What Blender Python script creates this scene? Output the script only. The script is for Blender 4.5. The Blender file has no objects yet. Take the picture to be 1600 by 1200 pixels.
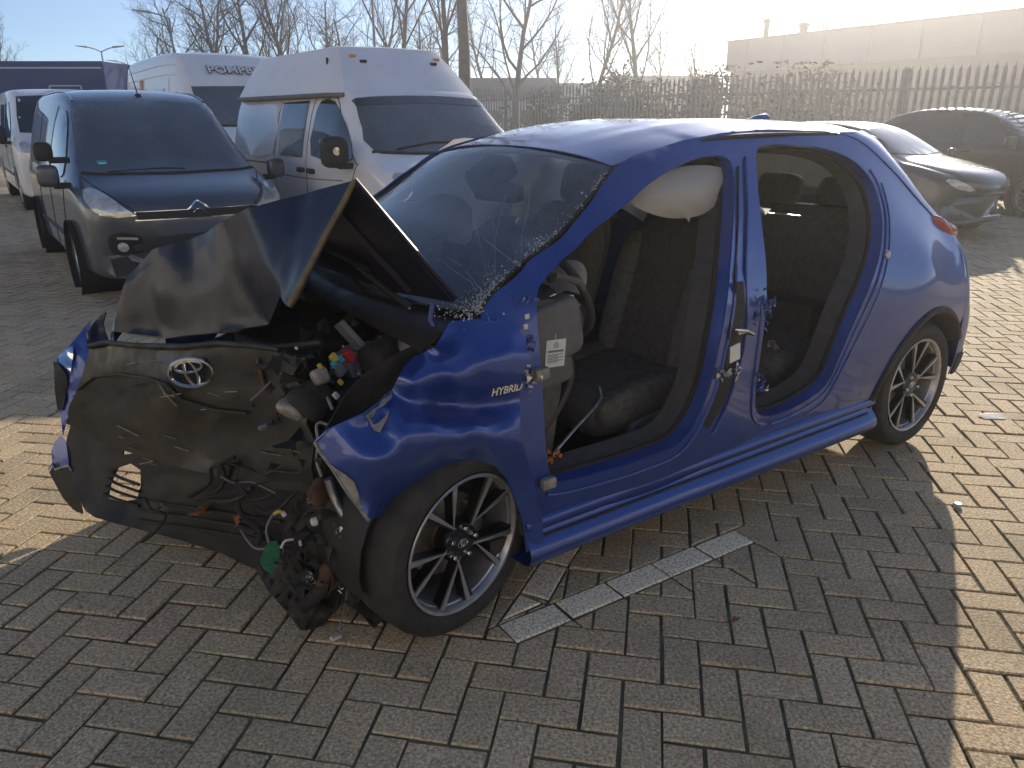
import bpy, bmesh, math, random
import numpy as np
from mathutils import Vector, Matrix, Quaternion
from mathutils.geometry import delaunay_2d_cdt
from mathutils.bvhtree import BVHTree

# ------------------------------------------------------------------ camera, sky, sun, exposure
SC = bpy.context.scene
COL = SC.collection
PI = math.pi
FPX = 1202.0                       # focal length in pixels of the 1600 x 1200 photograph
PITCH = math.atan(419 / FPX)
CAMH = 1.51
cd = bpy.data.cameras.new('camera'); cam = bpy.data.objects.new('camera', cd); COL.objects.link(cam)
cd.sensor_width = 36.0; cd.lens = 36.0 * FPX / 1600; cd.clip_start = 0.05; cd.clip_end = 2000
cam.location = (0, 0, CAMH); cam.rotation_euler = (PI / 2 - PITCH, 0, 0)
SC.camera = cam
SUN_AZ, SUN_EL = math.radians(27.3), math.radians(16.5)
SUND = Vector((math.sin(SUN_AZ) * math.cos(SUN_EL), math.cos(SUN_AZ) * math.cos(SUN_EL), math.sin(SUN_EL)))
W = bpy.data.worlds.new('World'); SC.world = W; W.use_nodes = True
wn = W.node_tree.nodes; wl = W.node_tree.links
sky = wn.new('ShaderNodeTexSky'); sky.sky_type = 'NISHITA'; sky.sun_disc = False
sky.sun_elevation = SUN_EL; sky.sun_rotation = SUN_AZ; sky.air_density = 0.6; sky.dust_density = 0.25; sky.ozone_density = 2.8
wl.new(sky.outputs[0], wn['Background'].inputs[0]); wn['Background'].inputs[1].default_value = 0.105
sd = bpy.data.lights.new('sun', 'SUN'); sd.energy = 4.0; sd.angle = math.radians(0.53); sd.color = (1.0, 0.86, 0.66)
sun = bpy.data.objects.new('sun', sd); COL.objects.link(sun); sun.rotation_euler = SUND.to_track_quat('Z', 'Y').to_euler()
SC.view_settings.view_transform = 'Standard'; SC.view_settings.look = 'None'; SC.view_settings.gamma = 1.0
SC.view_settings.exposure = 0.7
SC.cycles.max_bounces = 8; SC.cycles.transparent_max_bounces = 16; SC.cycles.caustics_reflective = False; SC.cycles.caustics_refractive = False
SC.cycles.use_denoising = True

# ------------------------------------------------------------------ materials
M = {}
def _n(nt, t, **k):
    n = nt.nodes.new(t)
    for a, b in k.items(): setattr(n, a, b)
    return n
def mat(name, col, rough=.5, metal=0., coat=0., spec=.5, noise=0., nscale=20., bump=0., bscale=80., trans=0., emit=None, coat_rough=.03, rvar=0.):
    m = bpy.data.materials.new(name); m.use_nodes = True; nt = m.node_tree; b = nt.nodes['Principled BSDF']
    b.inputs['Base Color'].default_value = (*col, 1); b.inputs['Roughness'].default_value = rough; b.inputs['Metallic'].default_value = metal
    b.inputs['Coat Weight'].default_value = coat; b.inputs['Coat Roughness'].default_value = coat_rough; b.inputs['Specular IOR Level'].default_value = spec
    b.inputs['Transmission Weight'].default_value = trans
    if emit: b.inputs['Emission Color'].default_value = (*emit[0], 1); b.inputs['Emission Strength'].default_value = emit[1]
    tc = None
    if noise or bump or rvar: tc = _n(nt, 'ShaderNodeTexCoord')
    if noise or rvar:
        nz = _n(nt, 'ShaderNodeTexNoise'); nz.inputs['Scale'].default_value = nscale; nz.inputs['Detail'].default_value = 6
        nt.links.new(tc.outputs['Object'], nz.inputs['Vector'])
    if noise:
        mr = _n(nt, 'ShaderNodeMapRange'); mr.inputs[1].default_value = .3; mr.inputs[2].default_value = .7
        mr.inputs[3].default_value = 1 - noise; mr.inputs[4].default_value = 1 + noise
        nt.links.new(nz.outputs[0], mr.inputs[0])
        mx = _n(nt, 'ShaderNodeVectorMath', operation='SCALE'); mx.inputs[0].default_value = col
        nt.links.new(mr.outputs[0], mx.inputs['Scale']); nt.links.new(mx.outputs[0], b.inputs['Base Color'])
    if rvar:
        m2 = _n(nt, 'ShaderNodeMapRange'); m2.inputs[1].default_value = .3; m2.inputs[2].default_value = .7
        m2.inputs[3].default_value = max(0, rough - rvar); m2.inputs[4].default_value = min(1, rough + rvar)
        nt.links.new(nz.outputs[0], m2.inputs[0]); nt.links.new(m2.outputs[0], b.inputs['Roughness'])
    if bump:
        n2 = _n(nt, 'ShaderNodeTexNoise'); n2.inputs['Scale'].default_value = bscale; n2.inputs['Detail'].default_value = 4
        nt.links.new(tc.outputs['Object'], n2.inputs['Vector'])
        bp = _n(nt, 'ShaderNodeBump'); bp.inputs['Strength'].default_value = bump; bp.inputs['Distance'].default_value = .01
        nt.links.new(n2.outputs[0], bp.inputs['Height']); nt.links.new(bp.outputs[0], b.inputs['Normal'])
    M[name] = m
    return m
def glass(name, tint, rough=0.0, ior=1.5, dust_sheen=0.0, dust_sheen_col=(.5, .5, .5), scale=30.):
    """thin pane: tinted straight-through light + Fresnel mirror + a film of dust and painted sheen"""
    m = bpy.data.materials.new(name); m.use_nodes = True; nt = m.node_tree; nt.nodes.remove(nt.nodes['Principled BSDF'])
    out = nt.nodes['Material Output']
    tr = _n(nt, 'ShaderNodeBsdfTransparent'); tr.inputs[0].default_value = (*tint, 1)
    gl = _n(nt, 'ShaderNodeBsdfGlossy'); gl.inputs['Roughness'].default_value = rough
    fr = _n(nt, 'ShaderNodeFresnel'); fr.inputs[0].default_value = ior
    geo = _n(nt, 'ShaderNodeNewGeometry')
    mx = _n(nt, 'ShaderNodeMixShader'); nt.links.new(fr.outputs[0], mx.inputs[0]); nt.links.new(tr.outputs[0], mx.inputs[1]); nt.links.new(gl.outputs[0], mx.inputs[2])
    last = mx
    if dust_sheen:
        df = _n(nt, 'ShaderNodeBsdfDiffuse'); df.inputs[0].default_value = (*dust_sheen_col, 1)
        tc = _n(nt, 'ShaderNodeTexCoord'); nz = _n(nt, 'ShaderNodeTexNoise'); nz.inputs['Scale'].default_value = scale; nz.inputs['Detail'].default_value = 8
        mp = _n(nt, 'ShaderNodeMapping'); mp.inputs['Scale'].default_value = (1, 1, .3)
        nt.links.new(tc.outputs['Object'], mp.inputs[0]); nt.links.new(mp.outputs[0], nz.inputs['Vector'])
        mr = _n(nt, 'ShaderNodeMapRange'); mr.inputs[1].default_value = .4; mr.inputs[2].default_value = .75; mr.inputs[3].default_value = dust_sheen * .4; mr.inputs[4].default_value = dust_sheen
        nt.links.new(nz.outputs[0], mr.inputs[0])
        m2 = _n(nt, 'ShaderNodeMixShader'); nt.links.new(mr.outputs[0], m2.inputs[0]); nt.links.new(mx.outputs[0], m2.inputs[1]); nt.links.new(df.outputs[0], m2.inputs[2]); last = m2
    nt.links.new(last.outputs[0], out.inputs[0])
    M[name] = m
    return m

mat('blue_paint', (.014, .060, .31), .38, .35, 1.0)
def grime(name, col, dust, amt, coat=1.0):
    """road film, fine scratches and droplet specks on car paint"""
    nt = M[name].node_tree; b = nt.nodes['Principled BSDF']; tc = _n(nt, 'ShaderNodeTexCoord')
    def nz(scale, vec=(1, 1, 1), det=8):
        mp = _n(nt, 'ShaderNodeMapping'); mp.inputs['Scale'].default_value = vec; nt.links.new(tc.outputs['Object'], mp.inputs[0])
        n = _n(nt, 'ShaderNodeTexNoise'); n.inputs['Scale'].default_value = scale; n.inputs['Detail'].default_value = det; nt.links.new(mp.outputs[0], n.inputs['Vector']); return n
    def rg(src, a, z, lo, hi):
        m = _n(nt, 'ShaderNodeMapRange'); m.inputs[1].default_value = a; m.inputs[2].default_value = z; m.inputs[3].default_value = lo; m.inputs[4].default_value = hi; nt.links.new(src, m.inputs[0]); return m.outputs[0]
    film = rg(nz(2.6).outputs[0], .38, .72, .0, amt); speck = rg(nz(95., det=3).outputs[0], .64, .70, 0, .35); scr = rg(nz(5., (3, 3, 60), 4).outputs[0], .70, .73, 0, .30)
    m1 = _n(nt, 'ShaderNodeMath', operation='MAXIMUM'); nt.links.new(film, m1.inputs[0]); nt.links.new(speck, m1.inputs[1])
    m2 = _n(nt, 'ShaderNodeMath', operation='MAXIMUM'); nt.links.new(m1.outputs[0], m2.inputs[0]); nt.links.new(scr, m2.inputs[1])
    mx = _n(nt, 'ShaderNodeMixRGB'); mx.inputs[1].default_value = (*col, 1); mx.inputs[2].default_value = (*dust, 1); nt.links.new(m2.outputs[0], mx.inputs[0]); nt.links.new(mx.outputs[0], b.inputs['Base Color'])
    ct = _n(nt, 'ShaderNodeMath', operation='SUBTRACT'); ct.inputs[0].default_value = 1; nt.links.new(m2.outputs[0], ct.inputs[1]); c2 = _n(nt, 'ShaderNodeMath', operation='MULTIPLY'); c2.inputs[1].default_value = coat; nt.links.new(ct.outputs[0], c2.inputs[0]); nt.links.new(c2.outputs[0], b.inputs['Coat Weight'])
    nt.links.new(rg(m2.outputs[0], 0, .4, .03, .16), b.inputs['Coat Roughness'])
grime('blue_paint', (.014, .060, .31), (.16, .15, .15), .16)
mat('blue_paint_shaded', (.007, .009, .024), .3, .0, .1, spec=.14)  # body blue with shade painted in, near black, for the folded bonnet
grime('blue_paint_shaded', (.007, .009, .024), (.05, .047, .044), .06, .10)
mat('black_gloss', (.013, .014, .014), .45, 0, .1, spec=.3, noise=.35, nscale=14., rvar=.18, coat_rough=.2)
mat('black_plastic', (.018, .018, .018), .62, noise=.35, nscale=9., bump=.15, bscale=300, rvar=.15)
mat('torn_plastic', (.03, .028, .025), .8, noise=.5, nscale=12., bump=.5, bscale=60)
mat('primer', (.16, .12, .05), .6, noise=.4, nscale=25.)
mat('scraped', (.30, .28, .25), .55, .3, noise=.4, nscale=30., bump=.3, bscale=90)
mat('steel', (.33, .33, .34), .42, .9, noise=.3, nscale=40.)
mat('bare_metal', (.55, .54, .52), .35, .95, noise=.25, nscale=50.)
mat('chrome', (.75, .77, .8), .12, 1.0)
mat('rubber', (.022, .021, .02), .85, noise=.3, nscale=15., bump=.3, bscale=200)
mat('tyre', (.04, .038, .035), .8, noise=.35, nscale=12., bump=.25, bscale=150)
mat('rim_black', (.015, .015, .016), .3, .4, .5)
mat('rim_silver', (.50, .50, .51), .36, .7, noise=.15, nscale=30.)
mat('disc', (.30, .27, .24), .4, .9, noise=.3, nscale=30.)
mat('fabric_dark', (.12, .113, .105), .95, noise=.25, nscale=40., bump=.4, bscale=500)
mat('fabric_grey', (.19, .18, .17), .95, noise=.2, nscale=40., bump=.4, bscale=500)
mat('trim_dark', (.065, .063, .061), .7, noise=.2, nscale=20., bump=.2, bscale=400)
mat('trim_grey', (.15, .15, .15), .7, noise=.15, nscale=20., bump=.2, bscale=400)
mat('headliner', (.30, .29, .28), .95)
mat('airbag', (.86, .84, .80), .85, noise=.06, nscale=6., bump=.5, bscale=35)
def translucent(name, k):
    nt = M[name].node_tree; b = nt.nodes['Principled BSDF']; t = _n(nt, 'ShaderNodeBsdfTranslucent'); t.inputs[0].default_value = b.inputs['Base Color'].default_value
    mx = _n(nt, 'ShaderNodeMixShader'); mx.inputs[0].default_value = k; nt.links.new(b.outputs[0], mx.inputs[1]); nt.links.new(t.outputs[0], mx.inputs[2]); nt.links.new(mx.outputs[0], nt.nodes['Material Output'].inputs[0])
translucent('airbag', .65)
mat('paper', (.78, .77, .74), .8)
mat('print_grey', (.22, .22, .23), .8)
mat('red_plastic', (.5, .03, .04), .45); mat('yellow_plastic', (.6, .45, .06), .45); mat('cyan_plastic', (.03, .35, .55), .45)
mat('green_board', (.02, .15, .07), .5, noise=.3, nscale=60.)
mat('orange_plastic', (.55, .2, .03), .5); mat('white_plastic', (.7, .7, .68), .5)
mat('grey_plastic', (.16, .17, .19), .5)
mat('rust_brown', (.10, .05, .03), .8, noise=.4, nscale=30.)
mat('dead_leaf', (.26, .11, .045), .8, noise=.3, nscale=60.)
mat('lamp_red', (.35, .01, .01), .15, 0, 1.0)
mat('crushed_glass', (.45, .50, .49), .25, 0, .3, noise=.3, nscale=200.)
glass('screen_glass', (.88, .93, .94), 0.0, 2.1, dust_sheen=.14, dust_sheen_col=(.62, .66, .70), scale=9.)  # bluish film: dust, plus pale sky sheen painted into its colour
glass('side_glass', (.85, .89, .88), 0.0, 1.5)
glass('lamp_glass', (.80, .82, .84), 0.02, 1.5, dust_sheen=.18)

# ------------------------------------------------------------------ helpers
def link(o, parent=None):
    COL.objects.link(o)
    if parent is not None: o.parent = parent
    return o
def empty(name, loc=(0, 0, 0), rz=0., parent=None):
    o = bpy.data.objects.new(name, None); o.location = loc; o.rotation_euler = (0, 0, rz); o.empty_display_size = .1
    return link(o, parent)
def tag(o, label=None, cat=None, group=None, kind=None):
    if label: o['label'] = label
    if cat: o['category'] = cat
    if group: o['group'] = group
    if kind: o['kind'] = kind
    return o
def mesh(name, verts, faces, m, parent=None, smooth=True, thick=0., offset=-1., sub=0, bevel=0., angle=40.):
    me = bpy.data.meshes.new(name); me.from_pydata([tuple(v) for v in verts], [], [tuple(f) for f in faces]); me.update()
    for mm in (m if isinstance(m, (list, tuple)) else [m]): me.materials.append(M[mm])
    if smooth:
        me.polygons.foreach_set('use_smooth', [True] * len(me.polygons))
    o = bpy.data.objects.new(name, me); link(o, parent)
    if thick:
        s = o.modifiers.new('thick', 'SOLIDIFY'); s.thickness = thick; s.offset = offset
        if smooth and not bevel and not sub:
            s = o.modifiers.new('edges', 'EDGE_SPLIT'); s.split_angle = math.radians(min(angle, 70)); s.use_edge_sharp = False
    if bevel:
        s = o.modifiers.new('bevel', 'BEVEL'); s.width = bevel; s.segments = 2; s.limit_method = 'ANGLE'; s.angle_limit = math.radians(35)
    if sub:
        s = o.modifiers.new('sub', 'SUBSURF'); s.levels = sub; s.render_levels = sub
    if smooth and angle < 180:
        try: me.set_sharp_from_angle(angle=math.radians(angle))
        except Exception: pass
    return o
class MB:
    """collects boxes, tubes and lathes of ONE part"""
    def __init__(s): s.v = []; s.f = []
    def add(s, v, f):
        k = len(s.v); s.v += [tuple(p) for p in v]; s.f += [tuple(i + k for i in q) for q in f]; return s
    def box(s, c, d, rot=None):
        x, y, z = d[0] / 2, d[1] / 2, d[2] / 2
        pts = [Vector(p) for p in ((-x, -y, -z), (x, -y, -z), (x, y, -z), (-x, y, -z), (-x, -y, z), (x, -y, z), (x, y, z), (-x, y, z))]
        if rot is not None:
            from mathutils import Euler
            R = Euler(rot).to_matrix(); pts = [R @ p for p in pts]
        return s.add([p + Vector(c) for p in pts], [(0, 3, 2, 1), (4, 5, 6, 7), (0, 1, 5, 4), (1, 2, 6, 5), (2, 3, 7, 6), (3, 0, 4, 7)])
    def tube(s, pts, r, n=8, cap=True):
        pts = [Vector(p) for p in pts]; N = len(pts)
        rs = r if isinstance(r, (list, tuple)) else [r] * N
        v = []; f = []; up = None
        for i, p in enumerate(pts):
            d = (pts[min(i + 1, N - 1)] - pts[max(i - 1, 0)])
            if d.length < 1e-9: d = Vector((0, 0, 1))
            d.normalize()
            if up is None: up = d.orthogonal().normalized()
            else:
                up = up - d * up.dot(d)
                up = d.orthogonal().normalized() if up.length < 1e-6 else up.normalized()
            w = d.cross(up)
            for k in range(n):
                a = 2 * PI * k / n; v.append(p + (up * math.cos(a) + w * math.sin(a)) * rs[i])
        for i in range(N - 1):
            for k in range(n):
                f.append((i * n + k, i * n + (k + 1) % n, (i + 1) * n + (k + 1) % n, (i + 1) * n + k))
        if cap: f.append(tuple(range(n - 1, -1, -1))); f.append(tuple((N - 1) * n + k for k in range(n)))
        return s.add(v, f)
    def lathe(s, prof, n=48, axis='y', c=(0, 0, 0)):
        v = []; f = []; K = len(prof)
        for i in range(n):
            a = 2 * PI * i / n; ca, sa = math.cos(a), math.sin(a)
            for (r, h) in prof:
                if axis == 'y': v.append((c[0] + r * ca, c[1] + h, c[2] + r * sa))
                elif axis == 'x': v.append((c[0] + h, c[1] + r * ca, c[2] + r * sa))
                else: v.append((c[0] + r * ca, c[1] + r * sa, c[2] + h))
        for i in range(n):
            j = (i + 1) % n
            for k in range(K - 1): f.append((i * K + k, i * K + k + 1, j * K + k + 1, j * K + k))
        return s.add(v, f)
    def prism(s, poly, h0, h1, mp):
        """2-D polygon extruded between h0 and h1; mp(a,b,h)->xyz"""
        n = len(poly); v = [mp(a, b, h0) for a, b in poly] + [mp(a, b, h1) for a, b in poly]
        f = [tuple(range(n)), tuple(range(2 * n - 1, n - 1, -1))] + [(i, n + i, n + (i + 1) % n, (i + 1) % n) for i in range(n)]
        return s.add(v, f)
    def build(s, name, m, parent=None, **k): return mesh(name, s.v, s.f, m, parent, **k)

def crom(pts, k=6, closed=False):
    """Catmull-Rom through points"""
    P = [np.array(p, float) for p in pts]; n = len(P); out = []
    rng = range(n) if closed else range(n - 1)
    for i in rng:
        p0 = P[(i - 1) % n] if closed or i > 0 else 2 * P[0] - P[1]
        p1 = P[i]; p2 = P[(i + 1) % n]
        p3 = P[(i + 2) % n] if closed or i + 2 < n else 2 * P[-1] - P[-2]
        for j in range(k):
            t = j / k
            out.append(.5 * ((2 * p1) + (-p0 + p2) * t + (2 * p0 - 5 * p1 + 4 * p2 - p3) * t * t + (-p0 + 3 * p1 - 3 * p2 + p3) * t ** 3))
    if not closed: out.append(P[-1])
    return out
class TPS:
    """thin-plate spline height field over 2-D points"""
    def __init__(s, pts, vals, lam=1e-4):
        p = np.array(pts, float); s.c = p.mean(0); s.k = max(p.std(), 1e-6); p = (p - s.c) / s.k; n = len(p); s.p = p
        d = np.linalg.norm(p[:, None] - p[None], axis=2); K = np.where(d > 0, d * d * np.log(d + 1e-12), 0) + lam * np.eye(n)
        Pm = np.c_[np.ones(n), p]; A = np.zeros((n + 3, n + 3)); A[:n, :n] = K; A[:n, n:] = Pm; A[n:, :n] = Pm.T
        s.w = np.linalg.solve(A, np.r_[np.array(vals, float), 0, 0, 0])
    def __call__(s, x, y):
        q = (np.array([x, y]) - s.c) / s.k; d = np.linalg.norm(s.p - q, axis=1)
        K = np.where(d > 0, d * d * np.log(d + 1e-12), 0); n = len(s.p)
        return float(K @ s.w[:n] + s.w[n] + s.w[n + 1] * q[0] + s.w[n + 2] * q[1])
def inside(p, poly):
    x, y = p; r = False; n = len(poly); j = n - 1
    for i in range(n):
        xi, yi = poly[i][0], poly[i][1]; xj, yj = poly[j][0], poly[j][1]
        if (yi > y) != (yj > y) and x < (xj - xi) * (y - yi) / (yj - yi) + xi: r = not r
        j = i
    return r
def resample(loop, sp):
    out = []; n = len(loop)
    for i in range(n):
        a = np.array(loop[i], float); b = np.array(loop[(i + 1) % n], float); k = max(1, int(round(np.linalg.norm(b - a) / sp)))
        for j in range(k): out.append(tuple(a + (b - a) * j / k))
    return out
def cdt(outline, holes=(), sp=.03, extra=(), res=True):
    loops = [resample(l, sp) if res else [tuple(p) for p in l] for l in [outline, *holes]]
    V = []; E = []
    for l in loops:
        k = len(V); V += l; E += [(k + i, k + (i + 1) % len(l)) for i in range(len(l))]
    bp = np.array(V); mn = bp.min(0); mx = bp.max(0)
    j = 0; y = mn[1] + sp * .5
    while y < mx[1]:
        x = mn[0] + sp * (.5 if j % 2 else 0)
        while x < mx[0]:
            if inside((x, y), loops[0]) and not any(inside((x, y), h) for h in loops[1:]) and np.min(np.sum((bp - (x, y)) ** 2, 1)) > (.55 * sp) ** 2: V.append((x, y))
            x += sp
        y += sp * .866; j += 1
    V += [tuple(p) for p in extra]
    r = delaunay_2d_cdt([Vector(p) for p in V], E, [], 0, 1e-6)
    vo = [tuple(p) for p in r[0]]; fo = []
    for f in r[2]:
        c = (sum(vo[i][0] for i in f) / 3, sum(vo[i][1] for i in f) / 3)
        if inside(c, loops[0]) and not any(inside(c, h) for h in loops[1:]): fo.append(tuple(f))
    used = sorted({i for f in fo for i in f}); ix = {q: k for k, q in enumerate(used)}
    return [vo[i] for i in used], [tuple(ix[i] for i in f) for f in fo], loops
def orient(v, f, out):
    a = Vector((0, 0, 0))
    for q in f: a += (Vector(v[q[1]]) - Vector(v[q[0]])).cross(Vector(v[q[2]]) - Vector(v[q[0]]))
    return f if a.dot(Vector(out)) > 0 else [tuple(reversed(q)) for q in f]
def panel(name, outline, mp, m, parent, holes=(), sp=.03, thick=.0, out=(0, 1, 0), angle=50., extra=(), res=True, offset=-1.):
    v2, f, loops = cdt(outline, holes, sp, extra, res)
    v = [mp(*p) for p in v2]; f = orient(v, f, out)
    return mesh(name, v, f, m, parent, thick=thick, angle=angle, offset=offset)
def grid(name, rows, m, parent, thick=0., out=None, ku=0, kv=0, angle=60., offset=-1., closed_u=False):
    """rows of 3-D points -> smooth sheet; ku / kv = Catmull-Rom refinements along and across the rows"""
    R = [[np.array(p, float) for p in r] for r in rows]
    if ku: R = [crom(r, ku, closed_u) for r in R]
    if kv:
        cols = [crom([r[i] for r in R], kv) for i in range(len(R[0]))]
        R = [[c[j] for c in cols] for j in range(len(cols[0]))]
    nu = len(R[0]); v = [p for r in R for p in r]; f = []
    for j in range(len(R) - 1):
        for i in range(nu - 1 + (1 if closed_u else 0)):
            i2 = (i + 1) % nu
            f.append((j * nu + i, j * nu + i2, (j + 1) * nu + i2, (j + 1) * nu + i))
    if out is not None: f = orient(v, f, out)
    return mesh(name, v, f, m, parent, thick=thick, angle=angle, offset=offset)
def text_mesh(name, s, size, m, parent, mtx, ext=.003, bold=.0, shear=0., fill='BOTH'):
    c = bpy.data.curves.new(name, 'FONT'); c.body = s; c.size = size; c.extrude = ext; c.offset = bold; c.shear = shear; c.align_x = 'CENTER'; c.align_y = 'CENTER'; c.resolution_u = 3
    t = bpy.data.objects.new(name + '_tmp', c); COL.objects.link(t)
    me = bpy.data.meshes.new_from_object(t.evaluated_get(bpy.context.evaluated_depsgraph_get())); bpy.data.objects.remove(t); bpy.data.curves.remove(c)
    me.materials.clear(); me.materials.append(M[m]); o = bpy.data.objects.new(name, me); link(o, parent); o.matrix_local = mtx
    return o
def frame(o, x, y, z):
    """matrix from origin and two in-plane axes"""
    X = Vector(x).normalized(); Z = X.cross(Vector(y)).normalized(); Y = Z.cross(X)
    m = Matrix((X, Y, Z)).transposed().to_4x4(); m.translation = Vector(o); return m
# ------------------------------------------------------------------ measured points
# the photograph's camera is known, so a pixel plus one known distance gives a point of the place
def ray(u, v):
    a = (u - 800) / FPX; b = -(v - 600) / FPX; c, s = math.cos(PITCH), math.sin(PITCH)
    return np.array([a, c + b * s, -s + b * c])
def at_ground(u, v, z=0.):
    r = ray(u, v); return np.array([0, 0, CAMH]) + r * (z - CAMH) / r[2]
CAR_YAW = math.radians(35.5)
CF = np.array([-math.cos(CAR_YAW), -math.sin(CAR_YAW), 0]); CL = np.array([-CF[1], CF[0], 0])
CO = np.array([-0.667, 2.626, 0])                  # ground under the middle of the front axle
_oc = np.array([(np.array([0, 0, CAMH]) - CO) @ CF, (np.array([0, 0, CAMH]) - CO) @ CL, CAMH])
def P(u, v, y=None, x=None, z=None):
    """car coordinates (x forward, y to the car's left, z up) of a pixel at a given depth plane"""
    r = ray(u, v); rc = np.array([r @ CF, r @ CL, r[2]])
    i, q = (0, x) if x is not None else (1, y) if y is not None else (2, z)
    return _oc + rc * (q - _oc[i]) / rc[i]

# ------------------------------------------------------------------ ground and pavers
random.seed(5)
def paver_material(name, base, var, moss):
    m = bpy.data.materials.new(name); m.use_nodes = True; nt = m.node_tree; b = nt.nodes['Principled BSDF']; b.inputs['Roughness'].default_value = .82
    geo = _n(nt, 'ShaderNodeNewGeometry'); oi = _n(nt, 'ShaderNodeObjectInfo')
    ad = _n(nt, 'ShaderNodeMath', operation='ADD'); nt.links.new(geo.outputs['Random Per Island'], ad.inputs[0]); nt.links.new(oi.outputs['Random'], ad.inputs[1])
    fr = _n(nt, 'ShaderNodeMath', operation='FRACT'); nt.links.new(ad.outputs[0], fr.inputs[0])
    cr = _n(nt, 'ShaderNodeValToRGB'); e = cr.color_ramp.elements
    e[0].position = 0; e[0].color = (*[base[i] * (1 - var) for i in range(3)], 1); e[1].position = 1; e[1].color = (base[0] * (1 + var), base[1] * (1 + var), base[2] * (1 + var), 1)
    k = cr.color_ramp.elements.new(.5); k.color = (base[0] * 1.04, base[1] * .98, base[2] * .96, 1)
    nt.links.new(fr.outputs[0], cr.inputs[0])
    pos = geo.outputs['Position']
    n1 = _n(nt, 'ShaderNodeTexNoise'); n1.inputs['Scale'].default_value = 110; n1.inputs['Detail'].default_value = 5; nt.links.new(pos, n1.inputs['Vector'])
    n2 = _n(nt, 'ShaderNodeTexNoise'); n2.inputs['Scale'].default_value = 2.2; n2.inputs['Detail'].default_value = 6; nt.links.new(pos, n2.inputs['Vector'])
    v1 = _n(nt, 'ShaderNodeTexVoronoi'); v1.inputs['Scale'].default_value = 105; nt.links.new(pos, v1.inputs['Vector'])
    sp = _n(nt, 'ShaderNodeMapRange'); sp.inputs[1].default_value = .16; sp.inputs[2].default_value = .38; sp.inputs[3].default_value = 1; sp.inputs[4].default_value = 0; nt.links.new(v1.outputs['Distance'], sp.inputs[0])
    sx = _n(nt, 'ShaderNodeSeparateColor'); nt.links.new(v1.outputs['Color'], sx.inputs[0])
    gt = _n(nt, 'ShaderNodeMath', operation='GREATER_THAN'); gt.inputs[1].default_value = .70; nt.links.new(sx.outputs[0], gt.inputs[0])
    sm = _n(nt, 'ShaderNodeMath', operation='MULTIPLY'); nt.links.new(sp.outputs[0], sm.inputs[0]); nt.links.new(gt.outputs[0], sm.inputs[1])
    mg = _n(nt, 'ShaderNodeMapRange'); mg.inputs[1].default_value = .25; mg.inputs[2].default_value = .75; mg.inputs[3].default_value = .35; mg.inputs[4].default_value = 1.6; nt.links.new(n1.outputs[0], mg.inputs[0])
    ml = _n(nt, 'ShaderNodeVectorMath', operation='SCALE'); nt.links.new(cr.outputs[0], ml.inputs[0]); nt.links.new(mg.outputs[0], ml.inputs['Scale'])
    mx = _n(nt, 'ShaderNodeMixRGB'); mx.inputs[2].default_value = (.82, .74, .60, 1); nt.links.new(sm.outputs[0], mx.inputs[0]); nt.links.new(ml.outputs[0], mx.inputs[1])
    mo = _n(nt, 'ShaderNodeMapRange'); mo.inputs[1].default_value = .48; mo.inputs[2].default_value = .72; mo.inputs[3].default_value = 0; mo.inputs[4].default_value = moss; nt.links.new(n2.outputs[0], mo.inputs[0])
    m3 = _n(nt, 'ShaderNodeMixRGB'); m3.inputs[2].default_value = (.075, .080, .050, 1); nt.links.new(mo.outputs[0], m3.inputs[0]); nt.links.new(mx.outputs[0], m3.inputs[1])
    nt.links.new(m3.outputs[0], b.inputs['Base Color'])
    bp = _n(nt, 'ShaderNodeBump'); bp.inputs['Strength'].default_value = .55; bp.inputs['Distance'].default_value = .004
    nt.links.new(n1.outputs[0], bp.inputs['Height']); nt.links.new(bp.outputs[0], b.inputs['Normal'])
    M[name] = m
paver_material('paver', (.57, .45, .275), .10, .38)
paver_material('white_paver', (1.0, .88, .64), .04, .0)
paver_material('light_paver', (.92, .78, .58), .05, .1)
mat('joint', (.13, .125, .075), .95, noise=.6, nscale=9., bump=.6, bscale=120)
mat('far_paving', (.50, .40, .255), .85, noise=.25, nscale=1.3, bump=.5, bscale=40)

PAZ = math.radians(10.2)                      # one joint direction runs 10 degrees right of the view
EX = np.array([math.cos(PAZ), -math.sin(PAZ)]); EY = np.array([math.sin(PAZ), math.cos(PAZ)])
BW, BL, JT = .107, .214, .009
_c0 = at_ground(750.5, 1014.5)[:2]            # middle of one lying paver in the photograph
PORG = _c0 - EX * BL / 2 - EY * BW / 2
def clip(poly, p, n):
    out = []
    for i in range(len(poly)):
        a, b = poly[i], poly[(i + 1) % len(poly)]; da = (a - p) @ n; db = (b - p) @ n
        if da >= 0: out.append(a)
        if (da >= 0) != (db >= 0): out.append(a + (b - a) * da / (da - db))
    return out
def area(poly): return abs(sum(poly[i][0] * poly[(i + 1) % len(poly)][1] - poly[(i + 1) % len(poly)][0] * poly[i][1] for i in range(len(poly)))) / 2
def subtract(poly, quad):
    res = []; cur = poly; c = sum(quad) / len(quad)
    for i in range(len(quad)):
        a, b = quad[i], quad[(i + 1) % len(quad)]; n = np.array([b[1] - a[1], a[0] - b[0]]); n = n / np.linalg.norm(n)
        if (c - a) @ n > 0: n = -n
        o = clip(cur, a, n)
        if len(o) > 2 and area(o) > 4e-4: res.append(o)
        cur = clip(cur, a, -n)
        if len(cur) < 3: break
    return res
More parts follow.
